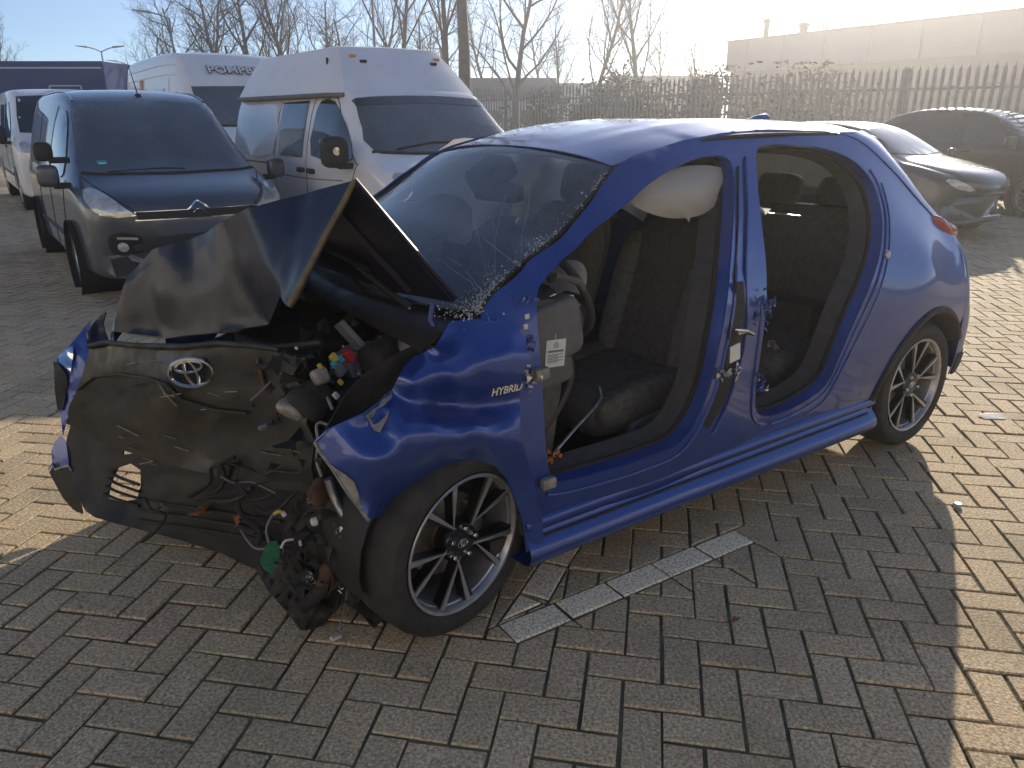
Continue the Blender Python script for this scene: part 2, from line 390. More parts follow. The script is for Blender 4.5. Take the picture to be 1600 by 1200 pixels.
def overlaps(poly, quad):
    cur = poly; c = sum(quad) / len(quad)
    for i in range(len(quad)):
        a, b = quad[i], quad[(i + 1) % len(quad)]; n = np.array([b[1] - a[1], a[0] - b[0]])
        if (c - a) @ n < 0: n = -n
        cur = clip(cur, a, n)
        if len(cur) < 3: return False
    return area(cur) > 2e-4
# white pavers: one long row of five and a shorter arm meeting it in a point
wa = at_ground(778.5, 976)[:2]; wb = at_ground(1145, 827)[:2]
wd = (wb - wa) / np.linalg.norm(wb - wa); wn2 = np.array([wd[1], -wd[0]])
if wn2[1] > 0: wn2 = -wn2
WQ = []
for k in range(5):
    a = wa + wd * (k * .2145); b = a + wd * .2145
    WQ.append([a, b, b + wn2 * .107, a + wn2 * .107])
gq = lambda *ps: [at_ground(*p)[:2] for p in ps]
WA = [gq((779, 972), (811.8, 926), (849, 941)), gq((812.5, 924.5), (843.5, 877.5), (886, 886.5), (857.5, 937)), gq((845, 875.5), (880, 825), (920, 832), (888.5, 884.5))]
def shrink(poly, d):
    c = sum(poly) / len(poly); n = len(poly); out = []
    for i in range(n):
        p0, p1, p2 = poly[i - 1], poly[i], poly[(i + 1) % n]
        e1 = (p1 - p0) / max(np.linalg.norm(p1 - p0), 1e-9); e2 = (p2 - p1) / max(np.linalg.norm(p2 - p1), 1e-9)
        n1 = np.array([-e1[1], e1[0]]); n2 = np.array([-e2[1], e2[0]])
        if n1 @ (c - p1) < 0: n1 = -n1
        if n2 @ (c - p1) < 0: n2 = -n2
        q = n1 + n2; L = max(q @ q, .3); out.append(p1 + q * (2 * d / L))
    return out
def paver_geo(poly, hz, tilt):
    """chamfered paver, top about level with z = 0"""
    jt = JT * random.uniform(.75, 1.3); sh = np.array([random.gauss(0, .0009), random.gauss(0, .0009)]); rt = random.gauss(0, .006); c = sum(poly) / len(poly)
    poly = [c + sh + np.array([(p - c)[0] - rt * (p - c)[1], (p - c)[1] + rt * (p - c)[0]]) for p in poly]
    c = sum(poly) / len(poly); a0 = shrink(poly, jt / 2); a1 = shrink(poly, jt / 2 + .003); n = len(poly)
    def z(p): return hz + (p - c) @ tilt
    v = [(p[0], p[1], -.05) for p in a0] + [(p[0], p[1], z(p) - .0035) for p in a0] + [(p[0], p[1], z(p)) for p in a1]
    f = [tuple(range(2 * n, 3 * n))]
    for i in range(n):
        j = (i + 1) % n; f.append((i, j, n + j, n + i)); f.append((n + i, n + j, 2 * n + j, 2 * n + i))
    s = sum(poly[i][0] * poly[(i + 1) % n][1] - poly[(i + 1) % n][0] * poly[i][1] for i in range(n))
    if s < 0: f = [tuple(reversed(q)) for q in f]
    return v, f
ground = mesh('ground', [(-400, -60, -.0058), (400, -60, -.0058), (400, 700, -.0058), (-400, 700, -.0058)], [(0, 1, 2, 3)], 'joint', smooth=False); tag(ground, kind='structure')
far = []
bricks = []
def vis(p):
    """inside the picture with a margin of about a metre"""
    if p[1] < .9 or p[1] > 15: return False
    return abs(p[0]) < p[1] * .80 + 1.1
R = 150
for i in range(-R, R):
    for j in range(-R, R):
        s = (i + j) % 4
        if s == 0: w, l = 2, 1
        elif s == 2: w, l = 1, 2
        else: continue
        p0 = PORG + EX * BW * i + EY * BW * j; c = p0 + EX * BW * w / 2 + EY * BW * l / 2
        if not vis(c): continue
        poly = [p0, p0 + EX * BW * w, p0 + EX * BW * w + EY * BW * l, p0 + EY * BW * l]
        todo = [poly]
        if np.linalg.norm(c - wa) < 2.0:
            for q in WQ + WA[:3]:
                nxt = []
                for t in todo: nxt += subtract(t, q) if overlaps(t, q) else [t]
                todo = nxt
        for t in todo: bricks.append((c[0] ** 2 + c[1] ** 2, t))
bricks.sort(key=lambda b: b[0])
def in_view(t):
    c = sum(t) / len(t); dz = -CAMH; dep = c[1] * math.cos(PITCH) - dz * math.sin(PITCH); up = c[1] * math.sin(PITCH) + dz * math.cos(PITCH)
    u = 800 + FPX * c[0] / dep; v = 600 - FPX * up / dep
    return -20 < u < 1620 and v < 1220
near = []; rest = []
for b in bricks: (near if len(near) < 285 and in_view(b[1]) else rest).append(b)
def rnd_brick(): return random.gauss(0, .0012), np.array([random.gauss(0, .012), random.gauss(0, .012)])
for d, t in near:
    v, f = paver_geo(t, *rnd_brick()); mesh('paver', v, f, 'paver', ground, smooth=False)
mb = MB()
for d, t in rest:
    v, f = paver_geo(t, *rnd_brick()); mb.add(v, f)
o = mb.build('paver_field', 'paver', ground, smooth=False); tag(o, kind='stuff')
for t in WQ:
    v, f = paver_geo(t, .001, np.zeros(2)); mesh('white_paver', v, f, 'white_paver', ground, smooth=False)
for k, t in enumerate(WA):
    v, f = paver_geo(t, .001, np.zeros(2)); mesh('light_paver', v, f, 'white_paver' if k == 0 else 'light_paver', ground, smooth=False)
# beyond the pavers one can tell apart: plain paving, laid as a frame round the paver field
fr = [(-60, 15.0), (60, 15.0), (60, 60), (-60, 60)]
yard = MB()
def slab(a, b, c, d): yard.add([(*a, -.003), (*b, -.003), (*c, -.003), (*d, -.003)], [(0, 1, 2, 3)])
slab((-60, 14.9), (60, 14.9), (60, 90), (-60, 90))
slab((-60, .9), (-.8 * .9 - 1.05, .9), (-.8 * 14.9 - 1.05, 14.9), (-60, 14.9))
slab((.8 * .9 + 1.05, .9), (60, .9), (60, 14.9), (.8 * 14.9 + 1.05, 14.9))
slab((-60, -40), (60, -40), (60, .9), (-60, .9))
o = yard.build('yard_paving', 'far_paving', smooth=False); tag(o, kind='structure')
# ------------------------------------------------------------------ the crashed blue hatchback
from mathutils import noise as mnoise
car = empty('crashed_car', tuple(CO), PI + CAR_YAW)
tag(car, 'wrecked metallic blue hatchback with crushed front, tented bonnet and both left doors cut off', 'car')

def blob(name, c, d, m, parent, rot=(0, 0, 0), e1=.35, e2=.35, nu=28, nv=16, nz=0., nf=4., fn=None):
    """rounded cushion-like solid (superquadric)"""
    from mathutils import Euler
    Rm = Euler(rot).to_matrix(); v = []; f = []
    sg = lambda a, e: math.copysign(abs(a) ** e, a)
    for j in range(nv + 1):
        t = -PI / 2 + PI * j / nv
        for i in range(nu):
            p = -PI + 2 * PI * i / nu
            q = Vector((d[0] / 2 * sg(math.cos(t), e1) * sg(math.cos(p), e2), d[1] / 2 * sg(math.cos(t), e1) * sg(math.sin(p), e2), d[2] / 2 * sg(math.sin(t), e1)))
            if fn: q = Vector(fn(q))
            if nz: q += q.normalized() * mnoise.noise(q * nf + Vector(c) * 7) * nz
            v.append(Rm @ q + Vector(c))
    for j in range(nv):
        for i in range(nu):
            f.append((j * nu + i, j * nu + (i + 1) % nu, (j + 1) * nu + (i + 1) % nu, (j + 1) * nu + i))
    return mesh(name, v, f, m, parent, angle=180)

# half width of the body over (x, z)
_fc = []
for x, tab in {.3: (.79, .83, .85, .855, .85, .82, .76, .70, .64, .60, .55), -.4: (.80, .835, .85, .855, .853, .83, .785, .735, .685, .635, .585), -1.3: (.80, .84, .855, .86, .86, .845, .81, .762, .712, .66, .61),
               -2.0: (.80, .84, .862, .868, .868, .85, .81, .757, .705, .655, .60), -2.5: (.80, .85, .872, .878, .876, .845, .785, .722, .667, .62, .575)}.items():
    _fc += [((x, z), y) for z, y in zip((.2, .3, .45, .6, .75, .9, 1.0, 1.1, 1.2, 1.3, 1.4), tab) if not (x > -.5 and z > .92)]
_fc += [((-2.9, .3), .835), ((-2.9, .5), .845), ((-2.9, .75), .825), ((-2.87, .92), .775), ((-2.77, 1.05), .71), ((-2.62, 1.2), .652), ((-2.45, 1.33), .607)]
GE = [(751, 488, .70), (770, 458, .69), (822, 408, .675), (860, 380, .66), (897, 342, .64), (942, 284, .605), (958, 262, .58)]      # edge of the windscreen
GEP = [P(u, v, y=y) for u, v, y in GE]
_fc += [((q[0], q[2]), q[1]) for q in GEP] + [((q[0], q[2]), q[1]) for q in [P(u, v, y=y) for u, v, y in ((842, 450, .772), (900, 385, .735), (950, 340, .708), (990, 308, .688), (1030, 276, .660), (1075, 252, .634))]]
HW = TPS([a for a, b in _fc], [b for a, b in _fc], 3e-3)
def side(x, z): return (x, HW(x, z), z)
def side_r(x, z): return (x, -HW(x, z), z)
def pxs(u, v):
    y = .8
    for _ in range(8):
        q = P(u, v, y=y); y = HW(q[0], q[2])
    return (q[0], q[2])
def sm(pts, k=4): return [tuple(p) for p in crom(pts, k, True)]

# --- left side frame with its two open door apertures
ap_f = sm([pxs(*p) for p in [(838, 480), (842, 450), (860, 425), (900, 385), (950, 340), (990, 308), (1030, 276), (1075, 252), (1112, 243), (1136, 247), (1146, 268), (1147, 330), (1141, 420), (1128, 520), (1114, 590), (1094, 645), (1062, 692), (1010, 716), (940, 738), (885, 752), (862, 748), (853, 700), (848, 620), (842, 530)]], 3)
ap_r = sm([pxs(*p) for p in [(1182, 238), (1200, 226), (1240, 226), (1290, 232), (1335, 252), (1364, 286), (1378, 335), (1376, 390), (1362, 440), (1336, 500), (1314, 552), (1290, 602), (1250, 632), (1210, 650), (1186, 648), (1180, 620), (1190, 540), (1198, 460), (1196, 400), (1186, 310)]], 3)
apil = [(q[0], q[2]) for q in GEP]
arch = [(-2.56 + .375 * math.cos(math.radians(a)), .30 + .375 * math.sin(math.radians(a))) for a in range(140, -9, -8)]
outl = apil + [(-.9, 1.385), (-1.033, 1.412), (-1.13, 1.43), (-1.34, 1.452), (-1.614, 1.462), (-2.0, 1.452), (-2.2, 1.42), (-2.31, 1.365), (-2.46, 1.26), (-2.61, 1.14), (-2.73, 1.05), (-2.86, .96), (-2.90, .80), (-2.90, .60)] + arch + [(-2.16, .25), (-.29, .25), (-.25, .40), (-.22, .60), (-.20, .80), (-.19, .93)]
sf = panel('side_frame', outl, side, 'blue_paint', car, [ap_f, ap_r], .035, thick=.006)
# door jambs: the aperture edge folded inwards, then the rubber seal
def jamb(name, loop, m, d0, d1, g0, g1, fn=side):
    c = np.mean([np.array(p) for p in loop], 0); rows = []
    for t in (0, .34, .67, 1):
        d = d0 + (d1 - d0) * t; g = g0 + (g1 - g0) * t; row = []
        for p in loop:
            q = np.array(p) + (c - np.array(p)) / np.linalg.norm(c - np.array(p)) * g
            y = HW(*p) - d; row.append((q[0], y, q[1]))
        rows.append(row + row[:1])
    return grid(name, rows, m, car, thick=.003)
jamb('door_jamb', ap_f, 'blue_paint', .004, .055, 0, .012); jamb('door_jamb', ap_r, 'blue_paint', .004, .055, 0, .012)
jamb('inner_frame', ap_f, 'trim_dark', .055, .13, .012, .035); jamb('inner_frame', ap_r, 'trim_dark', .055, .13, .012, .035)
def seal(loop, d, g, r):
    c = np.mean([np.array(p) for p in loop], 0); pts = []
    for p in loop + loop[:1]:
        q = np.array(p) + (c - np.array(p)) / np.linalg.norm(c - np.array(p)) * g; pts.append((q[0], HW(*p) - d, q[1]))
    MB().tube(pts, r, 6, False).build('door_seal', 'rubber', car)
seal(ap_f, .052, .016, .010); seal(ap_r, .052, .016, .010)
# second raised bead round the apertures (the door step pressing)
def bead(loop, a, b, off, r, name='frame_bead'):
    c = np.mean([np.array(p) for p in loop], 0); n = len(loop); pts = []
    for k in range(a, b):
        p = np.array(loop[k % n]); q = p - (c - p) / np.linalg.norm(c - p) * off; pts.append((q[0], HW(*q) + .001, q[1]))
    MB().tube(pts, r, 6).build(name, 'blue_paint', car)
bead(ap_f, 36, 60, .045, .007); bead(ap_r, 40, 52, .03, .006); bead(ap_r, 14, 40, .035, .006); bead(ap_r, 16, 36, .075, .004)

# --- side skirt below the sill, from the front wheel to the rear arch
rows = []
for x, k in ((-.27, .9), (-.34, 1), (-.8, 1), (-1.3, 1), (-1.8, 1), (-2.12, 1), (-2.2, .85)):
    rows.append([(x, .80, .345), (x, .845, .325), (x, .852, .30), (x, .838, .285), (x, .842, .27), (x, .872 * k + .85 * (1 - k), .235), (x, .878 * k + .85 * (1 - k), .205), (x, .855, .175), (x, .78, .165), (x, .60, .17)])
grid('side_skirt', rows, 'blue_paint', car, thick=.004, out=(0, 1, 0), ku=3, kv=3, angle=35)
MB().tube([(-.3, .848, .262), (-1.2, .85, .262), (-2.15, .85, .262)], .006, 6).build('skirt_seam', 'black_plastic', car)

# --- roof
def roof_z(x): return float(np.interp(x, [-2.78, -2.6, -2.3, -1.9, -1.5, -1.3, -1.1, -.95, -.8], [1.425, 1.462, 1.485, 1.498, 1.499, 1.489, 1.466, 1.441, 1.405]))
rz = crom([(x, 0, roof_z(x)) for x in (-.79, -.95, -1.1, -1.3, -1.5, -1.9, -2.3, -2.6, -2.78)], 5)
rows = []
for q in rz:
    x = q[0]; row = []
    for k in range(-14, 15):
        y = k / 14.; wy = np.interp(x, [-2.78, -2.3, -1.5, -.8], [.40, .56, .585, .572])
        edge = HWe = None
        drop = (.035 + .012 * abs(y)) * abs(y) ** 2.2 + .006 * abs(y) ** 10
        ridge = .007 * math.exp(-((abs(y) - .62) / .06) ** 2) + .004 * math.exp(-((abs(y) - .35) / .05) ** 2)
        row.append((x - .03 * y * y * (1 if x > -1.2 else 0), y * wy, q[2] - drop + ridge * np.interp(x, [-2.7, -2.4, -1.1, -.9], [0, 1, 1, 0])))
    rows.append(row)
grid('roof', rows, 'blue_paint', car, thick=.005, out=(0, 0, 1))
for s in (1, -1):
    pts = [(r[0][0], s * (abs(r[0][1]) + .006), r[0][2] - .004) for r in rows if r[0][0] > -2.12]
    MB().tube(pts, .009, 6).build('roof_moulding', 'black_plastic', car)
grid('headliner', [[(p[0], p[1] * .97, p[2] - .045) for p in r] for r in rows[2::4]], 'headliner', car, thick=.008)
# shark fin aerial
MB().prism([(-2.17, 0), (-2.36, 0), (-2.37, .035), (-2.34, .046), (-2.26, .03)], -.018, .018, lambda a, b, h: (a, h * (1 - b * 14), roof_z(a) - .006 + b)).build('aerial_fin', 'blue_paint', car, bevel=.006)

# --- windscreen and surround
gl_ = crom(GEP, 3); wr = []
for t in np.linspace(0, 1, 9):
    e_ = np.array(gl_[int(round(t * (len(gl_) - 1)))]); fwd = .10 + .0 * t; row = []
    for k in np.linspace(1, -1, 9):
        c = 1 - k * k
        row.append((e_[0] + c * (.105 - .075 * t), e_[1] * k, e_[2] - .03 * c * (1 - t) + .05 * c * t + .035 * c * math.sin(PI * t)))
    wr.append(row)
grid('windscreen', wr, 'screen_glass', car, ku=4, kv=3, out=(1, 0, 1))
MB().tube([np.array(p) + (0, 0, .004) for p in crom([r[0] for r in wr], 4)], .006, 6).build('windscreen_seal', 'rubber', car)
MB().tube([np.array(p) + (0, 0, .004) for p in crom([r[-1] for r in wr], 4)], .006, 6).build('windscreen_seal', 'rubber', car)
# black edge band under the header with the sensor housing and mirror
grid('glass_band', [[np.array(q) - np.array([.57, 0, .82]) * .006 for q in crom(wr[8], 6)], [np.array(a) * .88 + np.array(b) * .12 - np.array([.57, 0, .82]) * .004 for a, b in zip(crom(wr[8], 6), crom(wr[7], 6))]], 'black_plastic', car)
blob('mirror_housing', (-.72, .0, 1.30), (.16, .16, .09), 'trim_dark', car, (0, .5, 0))
blob('inside_mirror', (-.74, .02, 1.235), (.04, .24, .075), 'trim_dark', car, (0, .1, .25))
# crushed glass along the lower left edge: many small crumbs
random.seed(11)
mb = MB()
for k in range(620):
    t = random.random() ** 2.2 * .9; i = .9 * random.random() ** 1.8
    a = np.array(crom([r[0] for r in wr], 4)[int(t * 31)]); b = np.array(crom([r[1] for r in wr], 4)[int(t * 31)])
    w = .22 * (1 - t) + .03
    q = a + (b - a) * i * w * 3 * random.random() + np.array([random.gauss(0, .006), random.gauss(0, .006), random.gauss(0, .006) + .012])
    s = random.uniform(.0014, .0042); mb.box(q, (s, s, s * .5), (random.random() * 3, random.random() * 3, random.random() * 3))
for k in range(130):
    q = np.array([-.20, .66, .965]) + np.array([random.gauss(0, .05), random.gauss(0, .045), random.gauss(0, .012)]); s = random.uniform(.002, .006)
    mb.box(q, (s, s, s * .5), (random.random() * 3, random.random() * 3, random.random() * 3))
tag(mb.build('glass_crumbs', 'crushed_glass', car, smooth=False), kind='stuff')
for k in range(9):          # long cracks running in from the lower left corner
    t0 = random.uniform(.0, .35); a = np.array(crom([r[0] for r in wr], 4)[int(t0 * 31)]); b = np.array(crom([r[2] for r in wr], 4)[min(31, int((t0 + random.uniform(.1, .5)) * 31))])
    pts = []
    for j in range(6):
        w = j / 5 * random.uniform(.7, 1.1); pts.append(a + (b - a) * w + np.array([.57, 0, .82]) * .005 + np.array([random.gauss(0, .006), random.gauss(0, .010), 0]))
    MB().tube(pts, .0005, 4).build('crack', 'crushed_glass', car)

# --- rear end: quarter wrap, bumper, tailgate, rear window, spoiler, lamps
def wrap(z, xs, xc, n=14, p=.42, q=.75, s=1):
    ys = HW(xs, z); r = []
    if z > .9: w_ = min(1, (z - .9) / .25); p = p + (1.2 - p) * w_; q = q + (.95 - q) * w_
    for i in range(n + 1):
        a = i / n * PI / 2; r.append((xs + (xc - xs) * math.sin(a) ** q, s * ys * max(0, math.cos(a)) ** p, z))
    return r
RW = [(.30, -2.88, -3.08), (.33, -2.89, -3.13), (.38, -2.90, -3.155), (.50, -2.90, -3.165), (.58, -2.90, -3.16), (.64, -2.90, -3.12), (.72, -2.90, -3.09), (.82, -2.90, -3.07), (.93, -2.875, -3.04), (1.04, -2.75, -3.0), (1.14, -2.61, -2.95), (1.26, -2.46, -2.88), (1.36, -2.31, -2.80), (1.415, -2.20, -2.76)]
for nm, a, b, m in (('rear_bumper', 0, 6, 'blue_paint'), ('tailgate', 5, 10, 'blue_paint'), ('rear_window', 9, 14, 'side_glass')):
    rr = []
    for (z, xs, xc) in RW[a:b]:
        L = wrap(z, xs, xc); rr.append(L + [(p[0], -p[1], p[2]) for p in reversed(L[:-1])])
    grid(nm, rr, m, car, thick=.004 if m != 'side_glass' else 0, kv=2, out=(-1, 0, 0))
# body-coloured rear pillars at each side of the rear window
for s in (1, -1):
    grid('rear_pillar', [[tuple(np.array(p) * (1, s, 1) + (-.006, s * .004, 0)) for p in wrap(z, xs, xc)[:7]] for (z, xs, xc) in RW[9:14] + [(1.448, -2.06, -2.70)]], 'blue_paint', car, thick=.006, kv=2, out=(0, s, 0))
grid('rear_spoiler', [[(-2.50, y, roof_z(-2.50) - .034 * abs(y / .55) ** 2 + .001) for y in np.linspace(-.36, .36, 9)], [(-2.62, y, 1.446 - .034 * abs(y / .55) ** 2) for y in np.linspace(-.34, .34, 9)], [(-2.72, y, 1.41 - .03 * abs(y / .55) ** 2) for y in np.linspace(-.30, .30, 9)], [(-2.70, y, 1.38 - .03 * abs(y / .55) ** 2) for y in np.linspace(-.30, .30, 9)]], 'blue_paint', car, thick=.01, ku=2, kv=3)
for s in (1, -1):
    grid('tail_lamp', [[(-2.66, s * .700, z1), (-2.75, s * (.722 + d), z1 - .012), (-2.85, s * (.728 + d), z2), (-2.94, s * (.705 + d), z2 - .01), (-3.01, s * (.62 + d), z2 - .015), (-3.05, s * .48, z2 - .015)] for z1, z2, d in ((1.085, 1.03, -.02), (1.075, 1.015, .012), (1.05, .985, .02), (1.03, .955, .012), (1.015, .93, -.02))], 'lamp_red', car, thick=.012, ku=3, kv=3, out=(0, s, 0))
grid('bumper_insert', [[(p[0] - .012, p[1] * 1.004, p[2]) for p in wrap(z, xs, xc)] + [(p[0] - .012, -p[1] * 1.004, p[2]) for p in reversed(wrap(z, xs, xc)[:-1])] for (z, xs, xc) in ((.295, -2.89, -3.08), (.34, -2.90, -3.14), (.40, -2.91, -3.155))], 'black_plastic', car, thick=.004, kv=2)
# rear arch lips and liners; the black lip paints in the arch shadow
for s in (1, -1):
    rr = []
    for a in range(150, -12, -9):
        ca, sa = math.cos(math.radians(a)), math.sin(math.radians(a)); x0, z0 = -2.56, .30
        rr.append([(x0 + r * ca, s * (HW(x0 + r * ca, max(.2, z0 + r * sa)) + d), z0 + r * sa) for r, d in ((.392, .002), (.384, .010), (.368, .008), (.352, -.02), (.348, -.12), (.346, -.30))])
    grid('wheel_arch', rr, 'black_plastic', car, thick=.003, angle=35)

# --- right side: whole, with closed doors and glazed windows
ap_fr = [p for p in ap_f]; ap_rr = [p for p in ap_r]
def belt_cut(loop, zb, g):
    c = np.mean([np.array(p) for p in loop], 0); n = [tuple(np.array(p) + (c - np.array(p)) / np.linalg.norm(c - np.array(p)) * g) for p in loop]
    r = [np.array(p) for p in n]; r = clip(r, np.array([0, zb]), np.array([0., 1.])); return [tuple(p) for p in r]
win_f = belt_cut(ap_f, .96, .035); win_r = belt_cut(ap_r, .98, .035)
apil_r = [(-.25, .955), (-.42, 1.09), (-.62, 1.24), (-.817, 1.36)]
panel('right_side', [(.35, .40), (.36, .62), (.30, .80), (.05, .93)] + apil_r + outl[len(apil):-6] + [(-2.16, .25), (-.38, .25), (-.37, .45), (-.25, .62), (-.05, .67), (.15, .62), (.26, .48)], side_r, 'blue_paint', car, [win_f, win_r], .05, thick=.006, out=(0, -1, 0))
for wv in (win_f, win_r): panel('door_window', wv, lambda x, z: (x, -HW(x, z) + .012, z), 'side_glass', car, (), .06, out=(0, -1, 0))
dtr = belt_cut(ap_f, .96, -.02); 
for lp, zb in ((ap_f, .95), (ap_r, .97)):
    r = [np.array(p) for p in lp]; r = clip(r, np.array([0, zb]), np.array([0., -1.]))
    panel('door_trim', [tuple(p) for p in r], lambda x, z: (x, -HW(x, z) + .07 + .02 * math.sin(z * 9), z), 'trim_dark', car, (), .05, thick=.02, out=(0, 1, 0))
# ------------------------------------------------------------------ wheels
def blade(poly_polar):
    return [(r * math.cos(math.radians(a)), r * math.sin(math.radians(a))) for r, a in poly_polar]
def make_wheel(parent, loc, rot, spin=0., out=1, detail=True, R=.308, rimr=.226, name='wheel', silver='rim_silver', spokes=5, w=.205, style='v'):
    """wheel standing in the x-z plane, outer face towards +y (out = 1) or -y"""
    e = empty(name, loc, 0, parent); e.rotation_euler = rot
    k = R / .308; g = rimr / .226
    def H(pr): return [(r, out * h) for r, h in pr]
    ty = [(.218 * g, -w * .95), (.25 * k, -w), (.285 * k, -w * .99), (.299 * k, -w * .92), (.3055 * k, -w * .80), (.308 * k, -w * .5), (.3055 * k, -w * .2), (.299 * k, -w * .08), (.285 * k, -.002), (.262 * k, .003), (.245 * k, .001), (.232 * g, -.008), (.224 * g, -.014), (.218 * g, -.03)]
    mb = MB().lathe(H(ty), 56)
    mb.build('tyre', 'tyre', e, angle=30)
    MB().lathe(H([(.218 * g, -w * .93), (.207 * g, -w * .85), (.195 * g, -w * .5), (.205 * g, -.03), (.219 * g, -.016), (.2255 * g, -.010), (.227 * g, -.006), (.2245 * g, -.003), (.217 * g, -.005), (.212 * g, -.012), (.208 * g, -.03)]), 56).build('rim', silver, e, angle=35)
    MB().lathe(H([(.0, -w * .55), (.135, -w * .55), (.135, -w * .46), (.06, -w * .46), (.06, -w * .40), (0, -w * .40)]), 40).build('brake_disc', 'disc', e, angle=30)
    MB().lathe(H([(.0, -w * .62), (.205 * g, -w * .62), (.205 * g, -w * .66)]), 40).build('wheel_back', 'rubber', e)
    MB().box((-.10, out * -w * .5, .03), (.07, .07, .13)).build('caliper', 'steel', e, bevel=.01)
    st = MB(); bl = MB()
    for q in range(spokes):
        A = 360 / spokes * q + spin
        if style == 'v':
            arms = (([(.040, A - 13), (.058, A - 1), (.213, A + 13.0), (.2135, A + 19.5)], [(.050, A - 10), (.060, A - 3), (.2125, A + 14), (.2135, A + 19)]), ([(.058, A - 3), (.040, A + 12), (.2135, A - 10), (.213, A - 20)], [(.064, A - 1), (.056, A + 8), (.2135, A - 11.5), (.2125, A - 16)]))
            edge = [(.213, A + 19), (.205, A + 18), (.188, A + 28), (.196, A + 30)]
        else:
            arms = (([(.04, A - 22), (.04, A + 22), (.213, A + 9), (.213, A - 9)], [(.05, A - 16), (.05, A + 16), (.213, A + 7), (.213, A - 7)]),)
        for a, b in arms:
            def mp(x, z, h):
                r = math.hypot(x, z); return (x * g, out * (h - .018 * (1 - min(1, (r / .2) ** 2))), z * g)
            bl.prism(blade(a), -.050, -.0165, mp); st.prism(blade(b), -.0162, -.0115, mp)
    bl.build('spoke_back', 'rim_black', e, smooth=False); st.build('spoke_face', silver, e, smooth=False)
    MB().lathe(H([(.0, -.022), (.030, -.022), (.034, -.027), (.060, -.030), (.068, -.045), (.068, -.07), (0, -.07)]), 32).build('hub', 'rim_black', e, angle=30)
    if detail:
        for q in range(5):
            a = 2 * PI * q / 5 + math.radians(spin + 36)
            MB().lathe(H([(0, -.012), (.0075, -.012), (.0095, -.016), (.0095, -.034)]), 6, c=(.050 * math.cos(a), 0, .050 * math.sin(a))).build('wheel_nut', 'chrome', e)
        emblem(e, frame((0, out * -.0205, 0), (out * -1, 0, 0) if False else (-out, 0, 0), (0, 0, 1), 0), .020)
    return e
def emblem(parent, mtx, s, name='badge'):
    """three interlocking rings, built flat in x-y"""
    mb = MB()
    def ring(cx, cy, a, b, r, n=36): mb.tube([(cx + a * math.cos(2 * PI * i / n), cy + b * math.sin(2 * PI * i / n), 0) for i in range(n + 1)], r, 6, False)
    ring(0, 0, s, s * .66, s * .085); ring(0, s * .30, s * .62, s * .26, s * .07); ring(0, -.02 * s, s * .26, s * .60, s * .07)
    o = mb.build(name, 'chrome', parent); o.matrix_local = mtx
    return o
make_wheel(car, (-2.56, .845, .307), (0, 0, 0), spin=20)
make_wheel(car, (-2.56, -.845, .307), (0, 0, 0), spin=50, out=-1)
make_wheel(car, (-.076, .815, .300), (math.radians(-3), 0, math.radians(12)), spin=62)
make_wheel(car, (.0, -.83, .300), (0, 0, math.radians(-6)), spin=10, out=-1)

# ------------------------------------------------------------------ cabin
fl = MB()
fl.box((-1.15, 0, .21), (1.9, 1.50, .05)); fl.box((-.40, 0, .45), (.05, 1.25, .75)); fl.box((-2.45, 0, .55), (.8, 1.15, .30)); fl.box((-2.75, 0, .48), (.4, 1.1, .18))
fl.build('floor_pan', 'trim_dark', car, smooth=False)
MB().box((-1.25, 0, .34), (1.35, .20, .22)).build('centre_console', 'trim_dark', car, bevel=.03)
blob('gear_selector', (-.80, 0, .56), (.05, .05, .12), 'trim_dark', car)
for s, inner in ((1, .66), (-1, .66)):
    MB().box((-1.3, s * .72, .285), (2.0, .12, .12)).build('sill', 'trim_dark', car, bevel=.02)
# instrument panel
rows = []
for y in np.linspace(-.68, .68, 15):
    h = .03 * math.exp(-((y - .36) / .16) ** 2)
    rows.append([(-.22, y, .90), (-.35, y, .945 + h * .6), (-.48, y, .95 + h), (-.58, y, .915 + h), (-.60, y, .86), (-.55, y, .80), (-.57, y, .70), (-.52, y, .60), (-.45, y, .52)])
grid('dashboard', rows, 'trim_dark', car, ku=3, thick=.02)
MB().box((-.56, .0, .98), (.03, .22, .14), (0, -.25, 0)).build('display_screen', 'black_gloss', car, bevel=.01)
blob('dash_end', (-.50, .655, .86), (.22, .09, .20), 'trim_grey', car, (0, .2, 0))
blob('air_vent', (-.575, .60, .905), (.10, .13, .09), 'trim_dark', car)
MB().tube([P(848, 470, y=.63), P(865, 461, y=.63), P(895, 463, y=.62)], .006, 6).build('vent_trim', 'bare_metal', car)
blob('lower_dash', (-.50, .58, .74), (.18, .22, .14), 'trim_grey', car, (0, .15, 0))
blob('kick_panel', (-.47, .62, .56), (.12, .12, .34), 'fabric_dark', car, (0, -.15, 0))
# hanging paper ticket with a round mark and lines
tk = P(868, 552, y=.70)
tx = P(884, 550, y=.70) - P(854, 554, y=.70); tz = P(868, 532, y=.70) - P(868, 574, y=.70)
tw, thh = np.linalg.norm(tx), np.linalg.norm(tz)
ticket = MB().box((0, 0, 0), (tw, thh, .001)).build('paper_ticket', 'paper', car, smooth=False); ticket.matrix_local = frame(tk, tx, tz, 0)
mb = MB(); n = 20; mb.tube([(.008 * math.cos(2 * PI * i / n), thh * .30 + .008 * math.sin(2 * PI * i / n), .001) for i in range(n + 1)], .0016, 4, False); mb.box((0, thh * .30, .001), (.004, .004, .001)); mb.box((0, thh * .08, .001), (tw * .8, .007, .0008))
for k in range(6): mb.box((-.01 * (k % 2), thh * (-.04 - .055 * k), .001), (tw * (.75 - .2 * (k % 2)), .0022, .0008))
o = mb.build('print_mark', 'print_grey', ticket, smooth=False)
